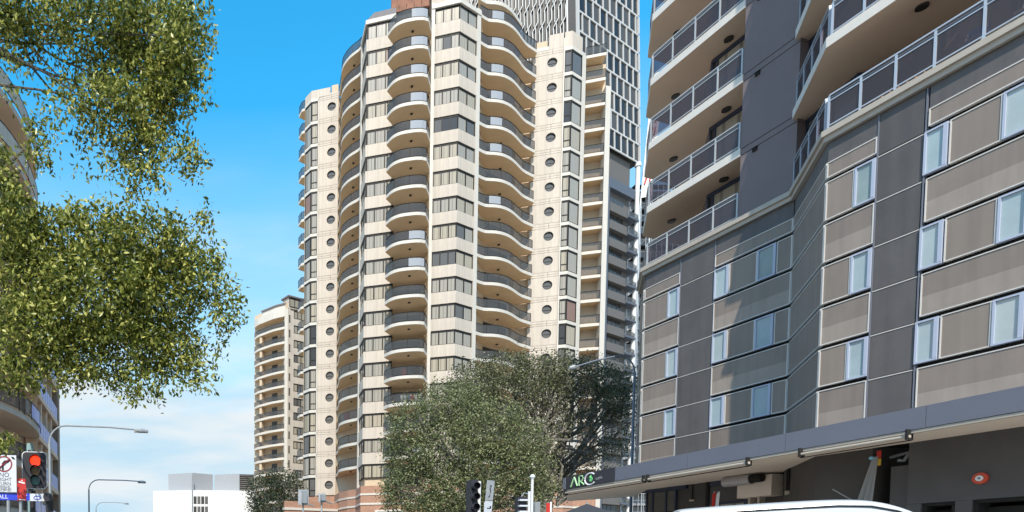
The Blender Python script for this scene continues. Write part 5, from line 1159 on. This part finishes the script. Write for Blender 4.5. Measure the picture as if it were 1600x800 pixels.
back = cl([(745, 598, 44, 34, 0, 1), (790, 580, 48, 26, .5, 1), (840, 585, 44, 28, 0, 1), (730, 622, 30, 28, -1, 1), (800, 620, 52, 34, -1, .8), (870, 578, 36, 22, .8, 1), (905, 590, 44, 30, 1, 1), (945, 598, 34, 26, 1.5, 1), (860, 615, 48, 26, 0, .7), (920, 630, 46, 30, 1, .75), (962, 630, 26, 36, 2, .9), (968, 675, 20, 38, 2, .5), (890, 662, 50, 22, .5, .3), (940, 700, 40, 24, 1.5, .35), (850, 660, 36, 26, 0, .4), (900, 720, 46, 24, 1, .3), (870, 760, 46, 24, .5, .35), (930, 745, 40, 22, 1, .3), (712, 612, 12, 14, -1, .6), (840, 700, 26, 30, 0, .5), (985, 610, 8, 22, 2, .5)], 43, 2.0)
tb = fig_tree('tall spreading dark fig tree with bare grey limbs behind the canopy sign', (23.2, 44), (23.0, 44, 6.4), back, 'leaf_figdark', 'bark_pale', .155, 12, .21, 30)
# the bare grey limbs that fan out under its crown
b = MB(); f = at(848, 690, 42.5)
for u, v in ((800, 600), (830, 585), (845, 600), (862, 610), (885, 615), (905, 610), (930, 640), (950, 660), (965, 690), (955, 720), (815, 640), (780, 650)):
    e = at(u, v, 43 + random.uniform(-1, 1.5)); m_ = limb(b, f + Vector((random.uniform(-.5, .5), 0, random.uniform(-.4, .4))), e, .13, .035, .16, 8)
    for q in range(3):
        j = random.choice((3, 4, 5, 6)); limb(b, m_[j], m_[j] + Vector((random.uniform(-1.6, 1.6), random.uniform(-.6, .6), random.uniform(.2, 1.8))), .045, .015, .1, 4)
for u, v in ((890, 690), (925, 690), (960, 735), (910, 745), (880, 640)):
    e = at(u, v, 43.5); limb(b, at(870, 790, 43.5), e, .12, .04, .12, 8)
b.tube([(23.2, 44, 5.5), (22.9, 43.6, 8), tuple(f)], [.4, .3, .24], 8)
b.build('bare_limb', M['bark_pale'], tb, kind='stuff', fix=False)
small = cl([(412, 765, 28, 26, 0, 1), (440, 752, 30, 20, .5, 1), (458, 770, 20, 26, 0, 1), (425, 792, 34, 22, -.5, 1), (460, 795, 22, 18, 0, .8), (398, 790, 14, 20, .5, .8)], 80, 1.6)
fig_tree('small dark tree at the foot of the lower cream tower', (7.2, 80.5), (7.2, 80.5, 5), small, 'leaf_dark', 'bark_pale', .30, 8, .30, 12)
# low brick wall in front of the tower's left wing, with a hedge of fence bars
p0, p1 = at(445, 792, 78), at(505, 765, 78)
t = thing('brick_wall', 'low orange brick wall with a pale coping before the left wing of the tall tower', 'wall', (8.6, 78, 0))
Fz = face2((8.3, 77), (15.9, 80.0))
b = MB(); b.box(Fz, 0, 8.2, 0, 8.2, -.3, 0); b.build('brick_face', M['brick_face'], t)
b = MB(); b.box(Fz, -.1, 8.3, 8.2, 8.5, -.4, .1); b.build('coping', M['cream_white'], t)
b = MB(); b.box(Fz, 0, 8.2, 8.501, 9.3, -.28, -.02); b.build('upper_course', M['brick_face'], t)

# ------------------------------------------------------------------ things left out on balconies
def cloth(name, label, p, w_, h_, m, cat, n=(-.3, -.95)):
    t = thing(name, label, cat, p); F = Face((p[0], p[1]), n); k = 6; V = []; b = MB()
    for i in range(k + 1):
        for z in (p[2], p[2] + h_): V.append(F.P(-w_/2 + w_*i/k, .03*math.sin(i*1.9), z))
    b.add(V, [(2*i, 2*i+2, 2*i+3, 2*i+1) for i in range(k)]); o = b.build('cloth', M[m], t, fix=False); md = o.modifiers.new('thick', 'SOLIDIFY'); md.thickness = .02
    return t
mat('cloth_pink', (0.62, 0.06, 0.10), 0.8); mat('cloth_blue', (0.10, 0.13, 0.28), 0.8); mat('timber', (0.42, 0.24, 0.17), 0.7, noise=0.1)
def zk(k): return HEAD - H*k + .34
cloth('towel', 'pink towel over a balcony of the tall cream tower', (20.5, 69.25, zk(14) + .15), .55, .7, 'cloth_pink', 'towel')
WL = ['leftmost white washing on the balcony just above the fig tree', 'white washing second from left on the balcony above the fig tree', 'dark blue garment in the middle of the washing above the fig tree', 'red garment among the washing on the balcony above the fig tree', 'white washing right of the red garment above the fig tree', 'rightmost dark blue garment of the washing above the fig tree']
for i, m in enumerate(('arc_white', 'arc_white', 'cloth_blue', 'cloth_pink', 'arc_white', 'cloth_blue')):
    cloth('washing', WL[i], (20.4 + i*.38, 69.6, zk(15) + .1), .3, .85, m, 'washing')['group'] = 'washing on the balcony above the fig tree'
def pot_plant(label, p, sc_=1.0, grp=None):
    t = thing('pot_plant', label, 'plant', p, grp); b = MB(); b.tube([p, (p[0], p[1], p[2] + .35*sc_)], [.13*sc_, .2*sc_], 10); b.build('pot', M['arc_white'], t)
    C, _ = clump_points((p[0], p[1], p[2] + .65*sc_), (.25*sc_, .25*sc_, .35*sc_), 14, 5, .05); leaves('foliage', C, len(C), .22*sc_, .5, M['leaf_fig'], t, .0)
ORD = ['first', 'second', 'third', 'fourth', 'fifth', 'sixth', 'seventh', 'eighth', 'ninth', 'tenth', 'eleventh', 'twelfth', 'thirteenth', 'fourteenth', 'fifteenth', 'sixteenth']
for k in (3, 5, 6, 7, 8, 12, 13): pot_plant('pot plant on the %s balcony from the top of the middle stack' % ORD[k-1], (22.75, 70.3, zk(k)), .9, 'pot plants on the middle balcony stack')
for k in (12, 13, 15): pot_plant('leafy pot plant on the %s left curved balcony from the top' % ORD[k], (16.3, 78.2, zk(k)), 1.1, 'pot plants on the left curved balconies')
cloth('washing', 'red cloth airing on a left curved balcony of the tall tower', (16.0, 77.9, zk(15) + .2), .8, .7, 'cloth_pink', 'washing', (-.8, -.6))
# furniture behind the railing of the right balcony
t = thing('sun_lounger', 'reddish timber lounger behind the balcony railing at the upper right', 'lounger', Fr.P(1.6, -.5, 15.83))
b = MB()
for q in range(7):
    b = MB(); b.box(Fr, 1.0 + q*.2, 1.16 + q*.2, 16.13, 16.17, -.85, -.2); b.build('slat', M['timber'], t)
b = MB(); b.add([Fr.P(2.38, -.2, 16.17), Fr.P(2.38, -.85, 16.17), Fr.P(2.9, -.85, 16.62), Fr.P(2.9, -.2, 16.62)], [(0, 1, 2, 3)]); o = b.build('backrest', M['timber'], t); md = o.modifiers.new('thick', 'SOLIDIFY'); md.thickness = .05
for u in (1.05, 2.3):
    for d in (-.25, -.8):
        b = MB(); b.box(Fr, u, u + .05, 15.835, 16.128, d - .03, d + .03); b.build('leg', M['timber'], t)
for lab, u, m in (('dark folding chair beside the lounger on the upper right balcony', 3.1, 'cloth_blue'), ('pale folding chair farthest right on the upper right balcony', 4.2, 'rail_white')):
    t = thing('folding_chair', lab, 'chair', Fr.P(u, -.5, 15.83))
    b = MB(); b.box(Fr, u - .22, u + .22, 16.25, 16.29, -.7, -.28); b.build('seat', M[m], t)
    b = MB(); b.box(Fr, u - .22, u + .22, 16.42, 16.75, -.74, -.705); b.build('backrest', M[m], t)
    for a in (-.2, .2):
        b = MB(); b.tube([Fr.P(u + a, -.3, 15.835), Fr.P(u + a, -.72, 16.76)], .015, 6); b.build('leg', M['rail_white'], t)
        b = MB(); b.tube([Fr.P(u + a, -.72, 15.835), Fr.P(u + a, -.3, 16.3)], .015, 6); b.build('leg', M['rail_white'], t)
